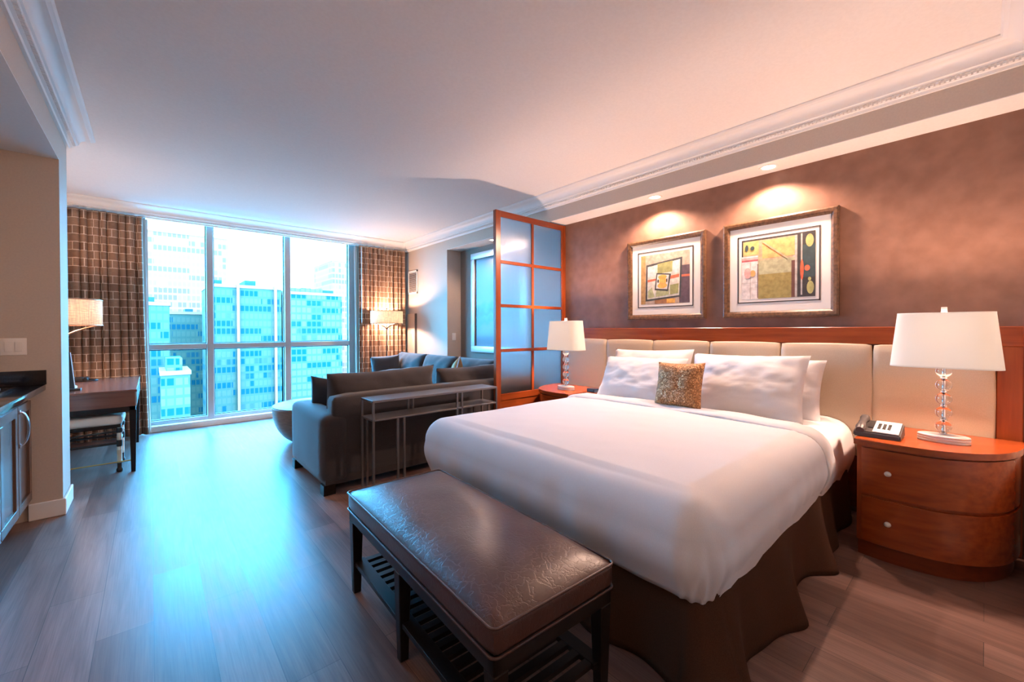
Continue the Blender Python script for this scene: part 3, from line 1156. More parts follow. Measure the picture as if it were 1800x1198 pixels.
# headboard -----------------------------------------------------------
HBX = 3.70
hb = thing('headboard', 'long cherry wood headboard with cream padded panels on brown wall', 'headboard', (HBX, 1.59, 0))
part('top_rail', MB().box(HBX - .005, W2 - .002, -.14, 3.324, 1.195, 1.312, bev=.004, seg=1), M['cherry'], hb)
part('back_board', MB().box(HBX + .025, W2 - .002, -.04, 3.23, .05, 1.2), M['cherry_dark'], hb)
for y0, y1 in ((-.14, -.040), (3.225, 3.324)):
    part('post', MB().box(HBX - .005, W2 - .002, y0, y1, 0, 1.195, bev=.004, seg=1), M['cherry_v'], hb)
seams = [-.036 + .5425 * k for k in range(7)]
for a, c in zip(seams, seams[1:]):
    b = cushion(HBX - .028, HBX + .03, a + .003, c - .003, .42, 1.192, puff=.006)
    part('padded_panel', b, M['cream_leather'], hb, smooth=80)


# nightstands ---------------------------------------------------------
def ns_poly(x0, y0, y1, grow=0.0, inner=0.0):
    """D shaped plan: square end at y1, rounded end at y0; back near the headboard"""
    xb = 3.650
    rx, ry = xb - x0, .40
    pts = [(xb, y1 + grow), (x0 - grow, y1 + grow)]
    ye = y0 + ry
    n = 6
    for k in range(1, n):
        y = y1 + (ye - y1) * k / n
        pts.append((x0 - grow - .018 * math.sin(PI * k / n * .7), y))
    for k in range(0, 19):
        a = PI / 2 * k / 18
        xx = xb - (rx + grow) * math.cos(a) ** .75 - .018 * math.sin(PI * .7) * (1 - k / 18)
        yy = ye - (ry + grow) * math.sin(a) ** .9
        pts.append((xx, yy))
    pts[-1] = (xb, y0 - grow)
    return pts


NSLAB = 'cherry wood nightstand with two drawers and rounded end, near side of the bed'
ns = thing('nightstand', NSLAB, 'nightstand', (3.38, .18, 0), 'nightstands')
NX, NY0, NY1 = 3.075, -.13, .49
part('plinth', MB().prism(ns_poly(NX + .02, NY0 + .02, NY1 - .005), 0, .085), M['cherry_dark'], ns, smooth=25)
part('body', MB().prism(ns_poly(NX + .012, NY0 + .012, NY1), .085, .635), M['cherry_v'], ns, smooth=25)
part('top', MB().prism(ns_poly(NX, NY0, NY1, .012), .635, .668, bev=.005), M['cherry'], ns, smooth=25)
for z0, z1, zk in ((.092, .345, .222), (.365, .622, .50)):
    poly = ns_poly(NX, NY0, NY1)
    front = [p for p in poly[1:] if p[0] < 3.60]
    b = MB()
    rings = []
    fr_ = [(p[0] + .0, p[1] - (.022 if i == 0 else 0)) for i, p in enumerate(front)]
    o = b.ring([(x, y, z0) for x, y in fr_])
    o2 = b.ring([(x, y, z1) for x, y in fr_])
    i1 = b.ring([(x + .02, y + (.004 if k > 6 else 0), z0) for k, (x, y) in enumerate(fr_)])
    i2 = b.ring([(x + .02, y + (.004 if k > 6 else 0), z1) for k, (x, y) in enumerate(fr_)])
    b.bridge(o, o2, closed=False)
    b.bridge(i2, i1, closed=False)
    b.bridge(o2, i2, closed=False)
    b.bridge(i1, o, closed=False)
    for q in ((o[0], o2[0], i2[0], i1[0]), (o[-1], i1[-1], i2[-1], o2[-1])):
        b.bm.faces.new(q)
    dr = part('drawer', b, M['cherry'], ns, smooth=25)
    k = MB()
    kx = NX - .012
    k.ball((kx - .018, .352, zk), .014, 1, 1.1, 1, 16, 10)
    k.tube([(kx - .012, .352, zk), (kx + .012, .352, zk)], .006)
    part('knob', k, M['satin'], dr, smooth=60)
far = dup(ns, (3.38, 3.00, 0), 'cherry wood nightstand on the far side of the bed beside the glass screen')
far.scale = (1, -1, 1)


# table lamps ---------------------------------------------------------
def table_lamp(x, y, z, label):
    r = thing('table_lamp', label, 'lamp', (x, y, z), 'crystal table lamps')
    b = MB()
    pr = [(.100, 0)]
    for k in range(3):
        z0 = k * .013
        pr += [(.104, z0 + .001), (.106, z0 + .006), (.104, z0 + .011), (.100, z0 + .013)]
    b.lathe(pr, (x, y, z), 40, .58, 1.0)
    part('base', b, M['satin'], r, smooth=40)
    b = MB()
    b.tube([(x, y, z + .039), (x, y, z + .46)], .006, 12)
    for k in range(6):
        b.lathe([(.013, -.006), (.018, 0), (.013, .006)], (x, y, z + .047 + k * .077), 16)
    part('stem', b, M['chrome'], r, smooth=50)
    for k in range(5):
        b = MB().ball((x, y, z + .0855 + k * .077), .0345, 1, 1, .95, 28, 16)
        part('crystal_ball', b, M['crystal'], r, smooth=80)
    b = MB()
    n = 56

    def sup(t, sx, sy):
        c, s_ = math.cos(t), math.sin(t)
        e = .62
        return (x + sx * math.copysign(abs(c) ** e, c), y + sy * math.copysign(abs(s_) ** e, s_))
    zz = [(.415, .118, .222), (.425, .117, .221), (.712, .098, .192), (.720, .098, .192)]
    rings = [b.ring([(*sup(2 * PI * k / n, sx, sy), z + h) for k in range(n)]) for h, sx, sy in zz]
    for a, c in zip(rings, rings[1:]):
        b.bridge(a, c)
    so = part('lamp_shade', b, M['shade'], r, smooth=60)
    sm_ = so.modifiers.new('thickness', 'SOLIDIFY')
    sm_.thickness = .003
    b = MB()
    for s_ in (-1, 1):
        b.tube([(x, y, z + .708), (x, y + s_ * .19, z + .708)], .002, 6)
    b.tube([(x, y, z + .46), (x, y, z + .72)], .004, 8)
    b.box(x - .010, x + .010, y - .012, y + .012, z + .722, z + .752, bev=.003)
    part('finial', b, M['satin'], r)
    lamp('lamp_bulb', (x, y, z + .625), P_BEDLAMP, WARM, r, radius=.035)
    return r


table_lamp(3.335, .155, .668, 'crystal table lamp with a large white shade beside the telephone')
table_lamp(3.285, 2.905, .668, 'crystal table lamp with a white shade beside the glass screen')

# telephone
ph = thing('telephone', 'dark grey desk telephone on the nightstand nearest the camera', 'telephone', (3.24, .415, .668), None)
px, py, pz = 3.24, .415, .668
b = MB()
t = bmesh.new()
pts = [(-.095, -.105, 0), (.095, -.105, 0), (.095, .105, 0), (-.095, .105, 0)]
lo = [t.verts.new((px + q[0], py + q[1], pz)) for q in pts]
hi = [t.verts.new((px + q[0] * .96, py + q[1] * .97, pz + (.030 if q[0] < 0 else .072))) for q in pts]
for i in range(4):
    j = (i + 1) % 4
    t.faces.new((lo[i], lo[j], hi[j], hi[i]))
t.faces.new(hi)
t.faces.new(lo[::-1])
bmesh.ops.bevel(t, geom=list(t.edges), offset=.006, segments=2, affect='EDGES')
b.join(t)
part('base', b, M['charcoal_plastic'], ph)
sl = Vector((.182, 0, .042)).normalized()
nrm = Vector((-sl.z, 0, sl.x))


def on_top(u, v, h):
    """u along slope (0 at front), v across (y), h above"""
    return Vector((px - .091, py, pz + .030)) + sl * u + Vector((0, v, 0)) + nrm * h


b = MB()
t = bmesh.new()
bmesh.ops.create_cube(t, size=1)
for v in t.verts:
    v.co = on_top(.092 + v.co.x * .165, -.038 + v.co.y * .112, .0025 + v.co.z * .005)
b.join(t)
pad = part('keypad_card', b, M['paper'], ph, smooth=0)
for i in range(4):
    for j in range(3):
        t = bmesh.new()
        bmesh.ops.create_cube(t, size=1)
        for v in t.verts:
            v.co = on_top(.060 + i * .020 + v.co.x * .013, -.005 - j * .022 + v.co.y * .014, .007 + v.co.z * .005)
        part('key', MB().join(t), M['button'], pad, smooth=0)
for i in range(5):
    t = bmesh.new()
    bmesh.ops.create_cube(t, size=1)
    for v in t.verts:
        v.co = on_top(.150 + v.co.x * .012, .004 - i * .019 + v.co.y * .011, .006 + v.co.z * .004)
    part('memory_key', MB().join(t), M['satin'], pad, smooth=0)
b = MB()
hp = []
for k in range(13):
    u = -.004 + k * .0165
    lift = .008 + .012 * math.sin(PI * k / 12)
    hp.append(on_top(u, .072, lift))
b.tube(hp, [.020, .024, .025, .022, .018, .017, .017, .017, .018, .022, .025, .024, .020], 14)
part('handset', b, M['charcoal_plastic'], ph, smooth=50)
t = bmesh.new()
bmesh.ops.create_cube(t, size=1)
for v in t.verts:
    v.co = on_top(.115 + v.co.x * .10, .034 + v.co.y * .022, .002 + v.co.z * .004)
part('handset_cradle', MB().join(t), M['black'], ph, smooth=0)

# alarm clock on far nightstand
ck = thing('alarm_clock', 'small dark blue alarm clock on the far nightstand', 'clock', (3.36, 2.60, .668))
b = MB().box(3.32, 3.40, 2.56, 2.66, .668, .705, bev=.010)
part('case', b, mat('navy_plastic', (.012, .03, .06), .25), ck)
part('display', MB().box(3.3185, 3.3205, 2.575, 2.645, .678, .697), mat('dark_blue_display', (.02, .08, .12), .1), ck, smooth=0)

# ------------------------------------------------------------------ glass screen
PYC = 3.35
sc = thing('room_divider', 'tall cherry wood screen with eight frosted glass panes beside the bed', 'screen', (3.22, PYC, 0))
PX0, PX1 = 2.685, W2 - .002
zt = 2.540
d0, d1 = PYC - .022, PYC + .022
ST = .068
for x0, x1 in ((PX0, PX0 + ST), (PX1 - ST, PX1)):
    part('post', MB().box(x0, x1, d0, d1, 0, zt, bev=.003, seg=1), M['cherry_v'], sc)
xm0, xm1 = 3.205, 3.237
rz = [(2.478, 2.540), (1.994, 2.026), (1.535, 1.567), (1.063, 1.095), (.555, .625)]
for z0, z1 in rz:
    part('rail', MB().box(PX0 + ST, PX1 - ST, d0 + .004, d1 - .004, z0, z1, bev=.003, seg=1), M['cherry_x'], sc)
for (z0, z1), (z2, z3) in zip(rz, rz[1:]):
    part('muntin', MB().box(xm0, xm1, d0 + .006, d1 - .006, z3, z0, bev=.002, seg=1), M['cherry_v'], sc)
    for x0, x1 in ((PX0 + ST, xm0), (xm1, PX1 - ST)):
        part('glass_pane', MB().box(x0, x1, PYC - .004, PYC + .004, z3, z0), M['reeded'], sc, smooth=0)
part('lower_panel', MB().box(PX0 + ST, PX1 - ST, PYC - .010, PYC + .010, .06, .555), M['cherry_x'], sc, smooth=0)
part('bottom_rail', MB().box(PX0 + ST, PX1 - ST, d0 + .004, d1 - .004, .0, .06), M['cherry_x'], sc, smooth=0)


# ------------------------------------------------------------------ pictures
def flat(b, xw, y_left, z_bot, w, h, rects, depth0=.0005):
    """coloured shapes of a print: rects of (u0,v0,u1,v1,mi) or polygons; u from the viewer's left, v up"""
    for k, q in enumerate(rects):
        mi = q[-1]
        if len(q) == 5:
            u0, v0, u1, v1 = q[:4]
            poly = [(u0, v0), (u1, v0), (u1, v1), (u0, v1)]
        else:
            poly = q[0]
        b.quad([(xw - depth0 - k * .00012, y_left - u * w, z_bot + v * h) for u, v in poly], mi)


def ell(cx, cy, rx, ry, n=16):
    return [(cx + rx * math.cos(2 * PI * k / n), cy + ry * math.sin(2 * PI * k / n)) for k in range(n)]


def picture(label, y0, y1, z0, z1, frame_w, art, artmats, mwu=.12, mwv=.12, fillet=.03):
    """y1 = viewer's left edge on the right hand wall"""
    xw = W2 - .002
    r = thing('framed_print', label, 'picture', (xw, (y0 + y1) / 2, z0), 'prints above the headboard')
    b = MB()
    prof = [(0, .0), (0, .030), (.012, .036), (.03, .030), (frame_w - .008, .018), (frame_w, .012), (frame_w, 0)]
    cor = [(y1, z0, 1, 1), (y0, z0, -1, 1), (y0, z1, -1, -1), (y1, z1, 1, -1)]
    rings = []
    for (y, z, sy, sz) in cor:
        rings.append(b.ring([(xw - d, y - sy * i, z + sz * i) for i, d in prof]))
    for k in range(4):
        b.bridge(rings[k], rings[(k + 1) % 4])
    part('frame', b, M['frame_wood'], r, smooth=30)
    f = frame_w - .006
    part('mat_board', MB().box(xw - .010, xw - .001, y0 + f, y1 - f, z0 + f, z1 - f), M['mat_board'], r, smooth=0)
    iy0, iy1, iz0, iz1 = y0 + f + mwu, y1 - f - mwu, z0 + f + mwv, z1 - f - mwv
    b = MB()
    t_ = .009
    for q in ((iy0, iy1, iz0, iz0 + t_), (iy0, iy1, iz1 - t_, iz1), (iy0, iy0 + t_, iz0, iz1), (iy1 - t_, iy1, iz0, iz1)):
        b.box(xw - .0125, xw - .010, *q)
    part('fillet', b, M['inkline'], r, smooth=0)
    a = fillet
    b = MB()
    flat(b, xw - .0102, iy1 - a, iz0 + a, (iy1 - iy0) - 2 * a, (iz1 - iz0) - 2 * a, art)
    part('artwork', b, artmats, r, smooth=0)
    return r


def am(c, r=.75):
    am.n += 1
    return noise_mat('print_ink_%d' % am.n, tuple(x * .8 for x in c), tuple(min(1, x * 1.15) for x in c), 30, r, detail=6)


am.n = 0
A2 = [am(c) for c in ((.42, .33, .20), (.52, .42, .15), (.72, .36, .13), (.66, .62, .60), (.42, .11, .13), (.36, .36, .22), (.30, .24, .075),
                      (.035, .032, .032), (.42, .38, .34), (.035, .06, .065), (.70, .12, .05), (.40, .38, .14), (.75, .35, .33), (.12, .05, .04))]
art2 = [(0, 0, 1, 1, 0), (0, .74, .25, 1, 1), (0, .97, .78, 1, 7), (0, .72, .02, 1, 7), (.30, .66, .74, .95, 2), (0, 0, .24, .72, 3), (0, .63, .24, .665, 4),
        (0, .66, .24, .70, 12), (.25, .38, .74, .63, 5), (.25, 0, .74, .40, 6), (.72, .63, .76, .66, 8), (.70, 0, .745, .58, 13), (.745, 0, .775, .97, 8),
        (.775, 0, 1, 1, 7), (.83, .30, 1, .80, 9), (.82, .03, .84, .98, 8), (ell(.93, .86, .05, .10), 11), (ell(.94, .14, .045, .10), 11),
        (ell(.835, .42, .022, .16), 10), (ell(.90, .44, .035, .045), 10), (ell(.93, .27, .02, .03), 11), (ell(.09, .44, .05, .09), 12), (ell(.165, .43, .04, .055), 2),
        (.125, 0, .135, .62, 8), (.0, .27, .24, .276, 8), (ell(.075, .86, .025, .055), 9), (ell(.16, .85, .03, .035), 9),
        ([(.30, .93), (.32, .94), (.66, .63), (.64, .62)], 0), (.235, .02, .245, .58, 13)]
A1 = [am(c) for c in ((.42, .32, .25), (.05, .055, .06), (.58, .57, .50), (.28, .29, .11), (.60, .58, .60), (.62, .14, .07), (.66, .63, .60),
                      (.72, .38, .08), (.10, .065, .085), (.30, .14, .06), (.40, .24, .09), (.36, .38, .20))]
art1 = [(0, 0, 1, 1, 0), (.80, .0, 1, .72, 8), (.0, .0, .10, 1, 10), (.30, 0, .70, .10, 9), (.55, .01, .72, .09, 7), (.80, .5, 1, .54, 5),
        ([(.10, .06), (.83, .12), (.86, .88), (.12, .80)], 1), ([(.14, .10), (.80, .15), (.82, .84), (.15, .76)], 2),
        ([(.36, .60), (.66, .62), (.67, .83), (.36, .80)], 3), ([(.15, .55), (.31, .56), (.31, .76), (.15, .74)], 4), ([(.68, .58), (.80, .59), (.81, .84), (.69, .82)], 4),
        ([(.15, .45), (.34, .47), (.34, .51), (.15, .50)], 5), ([(.62, .48), (.80, .50), (.80, .56), (.62, .54)], 5),
        ([(.62, .17), (.78, .19), (.79, .38), (.62, .36)], 3), ([(.16, .12), (.30, .14), (.24, .34), (.15, .26)], 11), ([(.32, .14), (.60, .17), (.60, .28), (.34, .30)], 11),
        ([(.30, .28), (.58, .24), (.64, .58), (.34, .62)], 1), ([(.33, .31), (.56, .28), (.60, .56), (.36, .59)], 6),
        (ell(.465, .53, .09, .045), 7), (ell(.47, .45, .075, .09), 7), (ell(.46, .36, .10, .055), 7), (ell(.375, .455, .018, .035), 1), (ell(.555, .455, .014, .04), 1),
        (.40, .40, .54, .405, 10)]
picture('framed abstract print with a tilted square at its centre, left of the two', 1.655, 2.455, 1.395, 2.190, .050, art1, A1, .070, .075, .034)
picture('framed abstract print of ochre and olive blocks, right of the two', .700, 1.500, 1.395, 2.190, .050, art2, A2, .068, .075, .032)

# print in the niche
xw = W2 - .002
npic = thing('niche_print', 'tall blue print in a pale silver frame in the sofa niche', 'picture', (xw, 4.6, .96))
b = MB()
for q in ((3.97, 5.23, .96, 1.05), (3.97, 5.23, 2.37, 2.46), (3.97, 4.06, 1.05, 2.37), (5.14, 5.23, 1.05, 2.37)):
    b.box(xw - .045, xw, *q, bev=.008)
part('frame', b, M['silver_frame'], npic)
pm = mat('blue_landscape_print', (.1, .2, .3), .22, spec=.3)
tc_ = nd(pm, 'ShaderNodeTexCoord')
sx_ = nd(pm, 'ShaderNodeSeparateXYZ')
ln(pm, tc_.outputs['Object'], sx_.inputs[0])
nz_ = nd(pm, 'ShaderNodeTexNoise')
nz_.inputs['Scale'].default_value = 3.5
nz_.inputs['Detail'].default_value = 5
ln(pm, tc_.outputs['Object'], nz_.inputs['Vector'])
md_ = nd(pm, 'ShaderNodeMath', operation='MULTIPLY_ADD')
md_.inputs[1].default_value = .5
ln(pm, nz_.outputs[0], md_.inputs[0])
ln(pm, sx_.outputs['Z'], md_.inputs[2])
ln(pm, ramp(pm, md_.outputs[0], [(.30, (.13, .12, .16)), (.62, (.11, .10, .15)), (.68, (.03, .09, .12)), (.76, (.05, .14, .18)), (.82, (.025, .07, .10)), (.92, (.06, .15, .18)), (1.0, (.15, .18, .23))]), bsdf(pm).inputs['Base Color'])
part('print', MB().box(xw - .02, xw - .001, 4.06, 5.14, 1.05, 2.37), pm, npic, smooth=0)
part('inner_lip', MB().box(xw - .024, xw - .018, 5.125, 5.14, 1.05, 2.37).box(xw - .024, xw - .018, 4.06, 5.14, 2.355, 2.37), M['inkline'], npic, smooth=0)


# ------------------------------------------------------------------ downlights
def downlight(label, x, y, z, power, color, cone=2.75, group='soffit downlights'):
    r = thing('downlight', label, 'downlight', (x, y, z), group)
    part('trim_ring', MB().lathe([(.046, -.001), (.062, -.006), (.066, -.003), (.066, .0), (.046, .0)], (x, y, z), 36, capb=False, capt=False), M['white'], r, smooth=50)
    part('lens', MB().lathe([(.044, -.0015), (.047, -.001)], (x, y, z), 32, capt=False), M['bulb'], r, smooth=0)
    lamp('downlight_beam', (x, y, z - .02), power, color, r, 'SPOT', .03, cone, .45, (0, .40, 0))
    return r


downlight('round recessed downlight in the soffit above the right print', 3.625, 1.119, ZS, P_DOWN, WARM)
downlight('round recessed downlight in the soffit above the left print', 3.625, 2.080, ZS, P_DOWN, WARM)
downlight('round recessed downlight in the soffit over the sofa niche', 3.625, 4.55, ZS, P_NICHE, WARM)


def fill_light(label, x, y, z, power):  # unseen ceiling domes, added as warm fill for the room
    r = thing('added_fill_light', label, 'ceiling light', (x, y, z), 'added fill lights')
    part('canopy', MB().lathe([(.17, -.03), (.175, 0)], (x, y, z), 36, capt=True, capb=False), M['satin'], r)
    part('glass_dome', MB().lathe([(.01, -.105), (.06, -.10), (.11, -.082), (.145, -.055), (.16, -.03)], (x, y, z), 36), M['bulb'], r, smooth=60)
    lamp('added_fill_bulb', (x, y, z - .20), power, WARM2, r, radius=.12)
    return r


fill_light('added fill light, a round glass dome in the unseen entry hall', .25, -1.3, ZC, P_HALL_FILL)
fill_light('added fill light, a round glass dome over the kitchenette', -.9, 1.6, 2.5, P_KITCHEN_FILL)

# ------------------------------------------------------------------ bench
bn = thing('bench', 'long dark brown leather bench at the foot of the bed', 'bench', (.965, 1.465, 0))
BW, BL = .52, 1.23           # depth and length
cx, cy = .965, 1.465
x0, x1, y0, y1 = cx - BW / 2, cx + BW / 2, cy - BL / 2, cy + BL / 2


def seat_surf():
    t = bmesh.new()
    bmesh.ops.create_cube(t, size=2)
    bmesh.ops.subdivide_edges(t, edges=list(t.edges), cuts=22, use_grid_fill=True)
    for v in t.verts:
        u = v.co.copy()
        p = Vector((u.x * BW / 2, u.y * BL / 2, .455 + u.z * .045))
        r = .022
        q = Vector((max(-BW / 2 + r, min(BW / 2 - r, p.x)), max(-BL / 2 + r, min(BL / 2 - r, p.y)), max(.41 + r, min(.50 - r, p.z))))
        d = p - q
        if d.length > 1e-6:
            p = q + d.normalized() * r
        if u.z > 0:
            p.z += .030 * u.z * (1 - u.x ** 4) * (1 - u.y ** 6) + .006 * noise.noise(Vector((p.x * 5, p.y * 5, 0))) * (1 - u.x ** 2) * (1 - u.y ** 2)
        v.co = p + Vector((cx, cy, 0))
    b = MB()
    b.join(t)
    return b


part('seat_cushion', seat_surf(), M['leather'], bn, smooth=60)
b = MB()
for z in (.494, .414):
    pp = []
    for (ax, ay) in ((x0, y0), (x1, y0), (x1, y1), (x0, y1)):
        sx, sy = (1 if ax == x0 else -1), (1 if ay == y0 else -1)
        r = .022
        a0 = math.atan2(-sy, -sx)
        for k in (-2, -1, 0, 1, 2):
            a = a0 + k * PI / 8 * (1 if sx * sy > 0 else 1)
            pp.append((ax + sx * r + r * math.cos(a) * 1.02, ay + sy * r + r * math.sin(a) * 1.02, z))
    b.tube(pp, .0042, 8, closed=True)
part('piping', b, M['leather'], bn, smooth=60)
b = MB()
e = .008
b.box(x0 + e, x1 - e, y0 + e, y0 + e + .024, .355, .41, bev=.003, seg=1)
b.box(x0 + e, x1 - e, y1 - e - .024, y1 - e, .355, .41, bev=.003, seg=1)
b.box(x0 + e, x0 + e + .024, y0 + e, y1 - e, .355, .41, bev=.003, seg=1)
b.box(x1 - e - .024, x1 - e, y0 + e, y1 - e, .355, .41, bev=.003, seg=1)
part('apron', b, M['espresso'], bn)
for lx in (x0 + .008, x1 - .060):
    for ly in (y0 + .008, cy + .010, y1 - .060):
        t = bmesh.new()
        bmesh.ops.create_cube(t, size=1)
        for v in t.verts:
            s_ = 1.0 if v.co.z > 0 else .66
            v.co = Vector((lx + .026 + v.co.x * .052 * s_, ly + .026 + v.co.y * .052 * s_, .178 + v.co.z * .356))
        bmesh.ops.bevel(t, geom=list(t.edges), offset=.003, segments=1, affect='EDGES')
        part('leg', MB().join(t), M['espresso'], bn)
b = MB()
zs0, zs1 = .135, .157
b.box(x0 + .022, x0 + .075, y0 + .03, y1 - .03, zs0, zs1, bev=.002, seg=1)
b.box(x1 - .075, x1 - .022, y0 + .03, y1 - .03, zs0, zs1, bev=.002, seg=1)
nsl = 21
for k in range(nsl):
    ya = y0 + .04 + (BL - .08 - .030) * k / (nsl - 1)
    b.box(x0 + .07, x1 - .07, ya, ya + .030, zs0 + .002, zs1 - .002)
part('slatted_shelf', b, M['espresso'], bn)
bn.rotation_euler = (0, 0, math.radians(-2.2))

# ------------------------------------------------------------------ console table behind the sofa
ct = thing('console_table', 'slim grey metal console table behind the sofa back', 'console table', (1.9, 3.17, 0))
CX0, CX1, CY0, CY1 = 1.262, 2.478, 3.055, 3.295
part('top', MB().box(CX0, CX1, CY0, CY1, .742, .760, bev=.002, seg=1), M['gunmetal'], ct)
part('shelf', MB().box(CX0, CX1, CY0, CY1, .600, .614, bev=.002, seg=1), M['gunmetal'], ct)
for (x, y, z0, z1) in ((CX0, CY0, 0, .742), (CX0, CY1 - .016, 0, .742), (CX1 - .016, CY0, 0, .742), (CX1 - .016, CY1 - .016, 0, .742),
                       (1.46, CY0, 0, .60), (1.515, CY0, 0, .60), (2.02, CY0, 0, .742), (2.07, CY0, 0, .742),
                       (1.30, CY1 - .016, 0, .60), (1.665, CY1 - .016, .614, .742), (1.71, CY1 - .016, .614, .742), (2.37, CY0, 0, .60), (2.36, CY1 - .016, 0, .60)):
    part('leg', MB().box(x, x + .016, y, y + .016, z0, z1), M['gunmetal'], ct, smooth=0)
b = MB()
for y in (CY0, CY1 - .016):
    pass
b.box(CX0, CX0 + .016, CY0 + .016, CY1 - .016, .02, .036)
b.box(CX1 - .016, CX1, CY0 + .016, CY1 - .016, .02, .036)
part('foot_bar', b, M['gunmetal'], ct, smooth=0)

# ------------------------------------------------------------------ sectional sofa
so = thing('sectional_sofa', 'charcoal grey sectional sofa between the console table and the window', 'sofa', (2.2, 4.4, 0))
SY0, SY1 = 3.385, 4.38
b = MB()
b.box(1.02, 3.28, SY0 + .01, 4.33, .07, .26, bev=.012)
b.box(2.36, 3.28, 4.30, 6.36, .07, .26, bev=.012)
part('base', b, M['sofa'], so)
part('arm', cushion(1.0, 1.21, SY0, SY1, .075, .625, puff=.004), M['sofa'], so, smooth=80)
part('arm', cushion(2.36, 3.28, 6.22, 6.42, .075, .625, puff=.004), M['sofa'], so, smooth=80)
part('back', cushion(1.085, 3.28, SY0 + .002, SY0 + .20, .10, .772, puff=.004), M['sofa'], so, smooth=80)
part('back', cushion(3.08, 3.30, SY0 + .15, 6.40, .10, .772, puff=.004), M['sofa'], so, smooth=80)
for q in ((1.22, 2.10, SY0 + .20, 4.36), (2.11, 2.98, SY0 + .20, 4.36), (2.35, 3.07, 4.37, 5.28), (2.35, 3.07, 5.29, 6.20)):
    part('seat_cushion', cushion(q[0], q[1], q[2], q[3], .25, .46, puff=.012), M['sofa'], so, smooth=80)
for k, (cx_, w_, cy_, face, lean, h_, cz) in enumerate(((1.62, 1.02, SY0 + .30, PI / 2, .24, .50, .70), (2.66, .98, SY0 + .30, PI / 2, .20, .46, .695))):
    b = MB()
    pillow(b, w_, h_, .27, stand((cx_, cy_, cz), face, lean, -.02), n=26, pinch=.025, wr=.028, seed=11 + k * 3, pu=7, pv=3.0, sag=.012)
    part('back_cushion', b, M['sofa'], so, smooth=80)
for k, (y_, w_) in enumerate(((5.82, .86), (4.98, .80), (4.14, .80))):
    b = MB()
    pillow(b, w_, .50, .22, stand((3.00, y_, .70), PI, .20, 0), n=22, pinch=.02, wr=.012, seed=21 + k * 3, pu=5, pv=3.2)
    part('back_cushion', b, M['sofa'], so, smooth=80)
for fx_, fy_ in ((1.05, SY0 + .05), (1.05, SY1 - .08), (2.42, 6.34), (3.2, 6.34), (3.2, SY0 + .05), (2.42, 4.40)):
    part('foot', MB().box(fx_ - .045, fx_ + .045, fy_ - .045, fy_ + .045, 0, .08), M['espresso'], so)

b = MB()
pillow(b, .46, .45, .16, stand((1.30, SY0 + .62, .635), PI / 2 - .62, .28, .14), n=18, pinch=.06, seed=31)
single('throw_pillow', b, M['pillow_dark'], 'dark grey throw pillow in the sofa corner by the near arm', 'pillow', smooth=80)
b = MB()
pillow(b, .44, .44, .16, stand((2.70, 6.02, .69), -PI / 2 - .25, .20, .06), n=18, pinch=.06, seed=35)
single('throw_pillow', b, M['sofa'], 'grey throw pillow at the far sofa end below the floor lamp', 'pillow', smooth=80)
b = MB()
mt_ = stand((2.80, 4.28, .71), PI * .80, .25, .5)
pillow(b, .40, .40, .14, mt_, n=18, pinch=.06, seed=39)
tp = single('throw_pillow', b, M['tan'], 'tan throw pillow with white piping on the sofa', 'pillow', smooth=80)
b = MB()
pp = []
for k in range(4):
    for i in range(8):
        f_ = -1 + 2 * i / 8
        u, v = ((f_, -1), (1, f_), (-f_, 1), (-1, -f_))[k]
        pp.append(mt_ @ Vector((u * .2 * (1 - .06 * (1 - v * v)), v * .2 * (1 - .06 * (1 - u * u)), 0)))
b.tube(pp, .007, 8, closed=True)
part('piping', b, M['linen'], tp, smooth=60, label='white piping')

# ------------------------------------------------------------------ bowl table
bt = thing('bowl_table', 'round bowl shaped wooden coffee table in front of the sofa', 'coffee table', (1.48, 5.25, 0))
prof = [(.16, 0)]
for k in range(0, 13):
    a = PI / 2 * k / 12
    prof.append((.17 + .29 * math.sin(a) ** .9, .40 * (1 - math.cos(a)) ** .95 + .002))
prof += [(.462, .415), (.455, .42)]
part('bowl', MB().lathe(prof, (1.48, 5.25, 0), 56), M['bowlwood'], bt, smooth=50)
part('top', MB().lathe([(.44, .418), (.458, .420), (.458, .430), (.45, .434)], (1.48, 5.25, 0), 56), M['bowlwood'], bt, smooth=50)


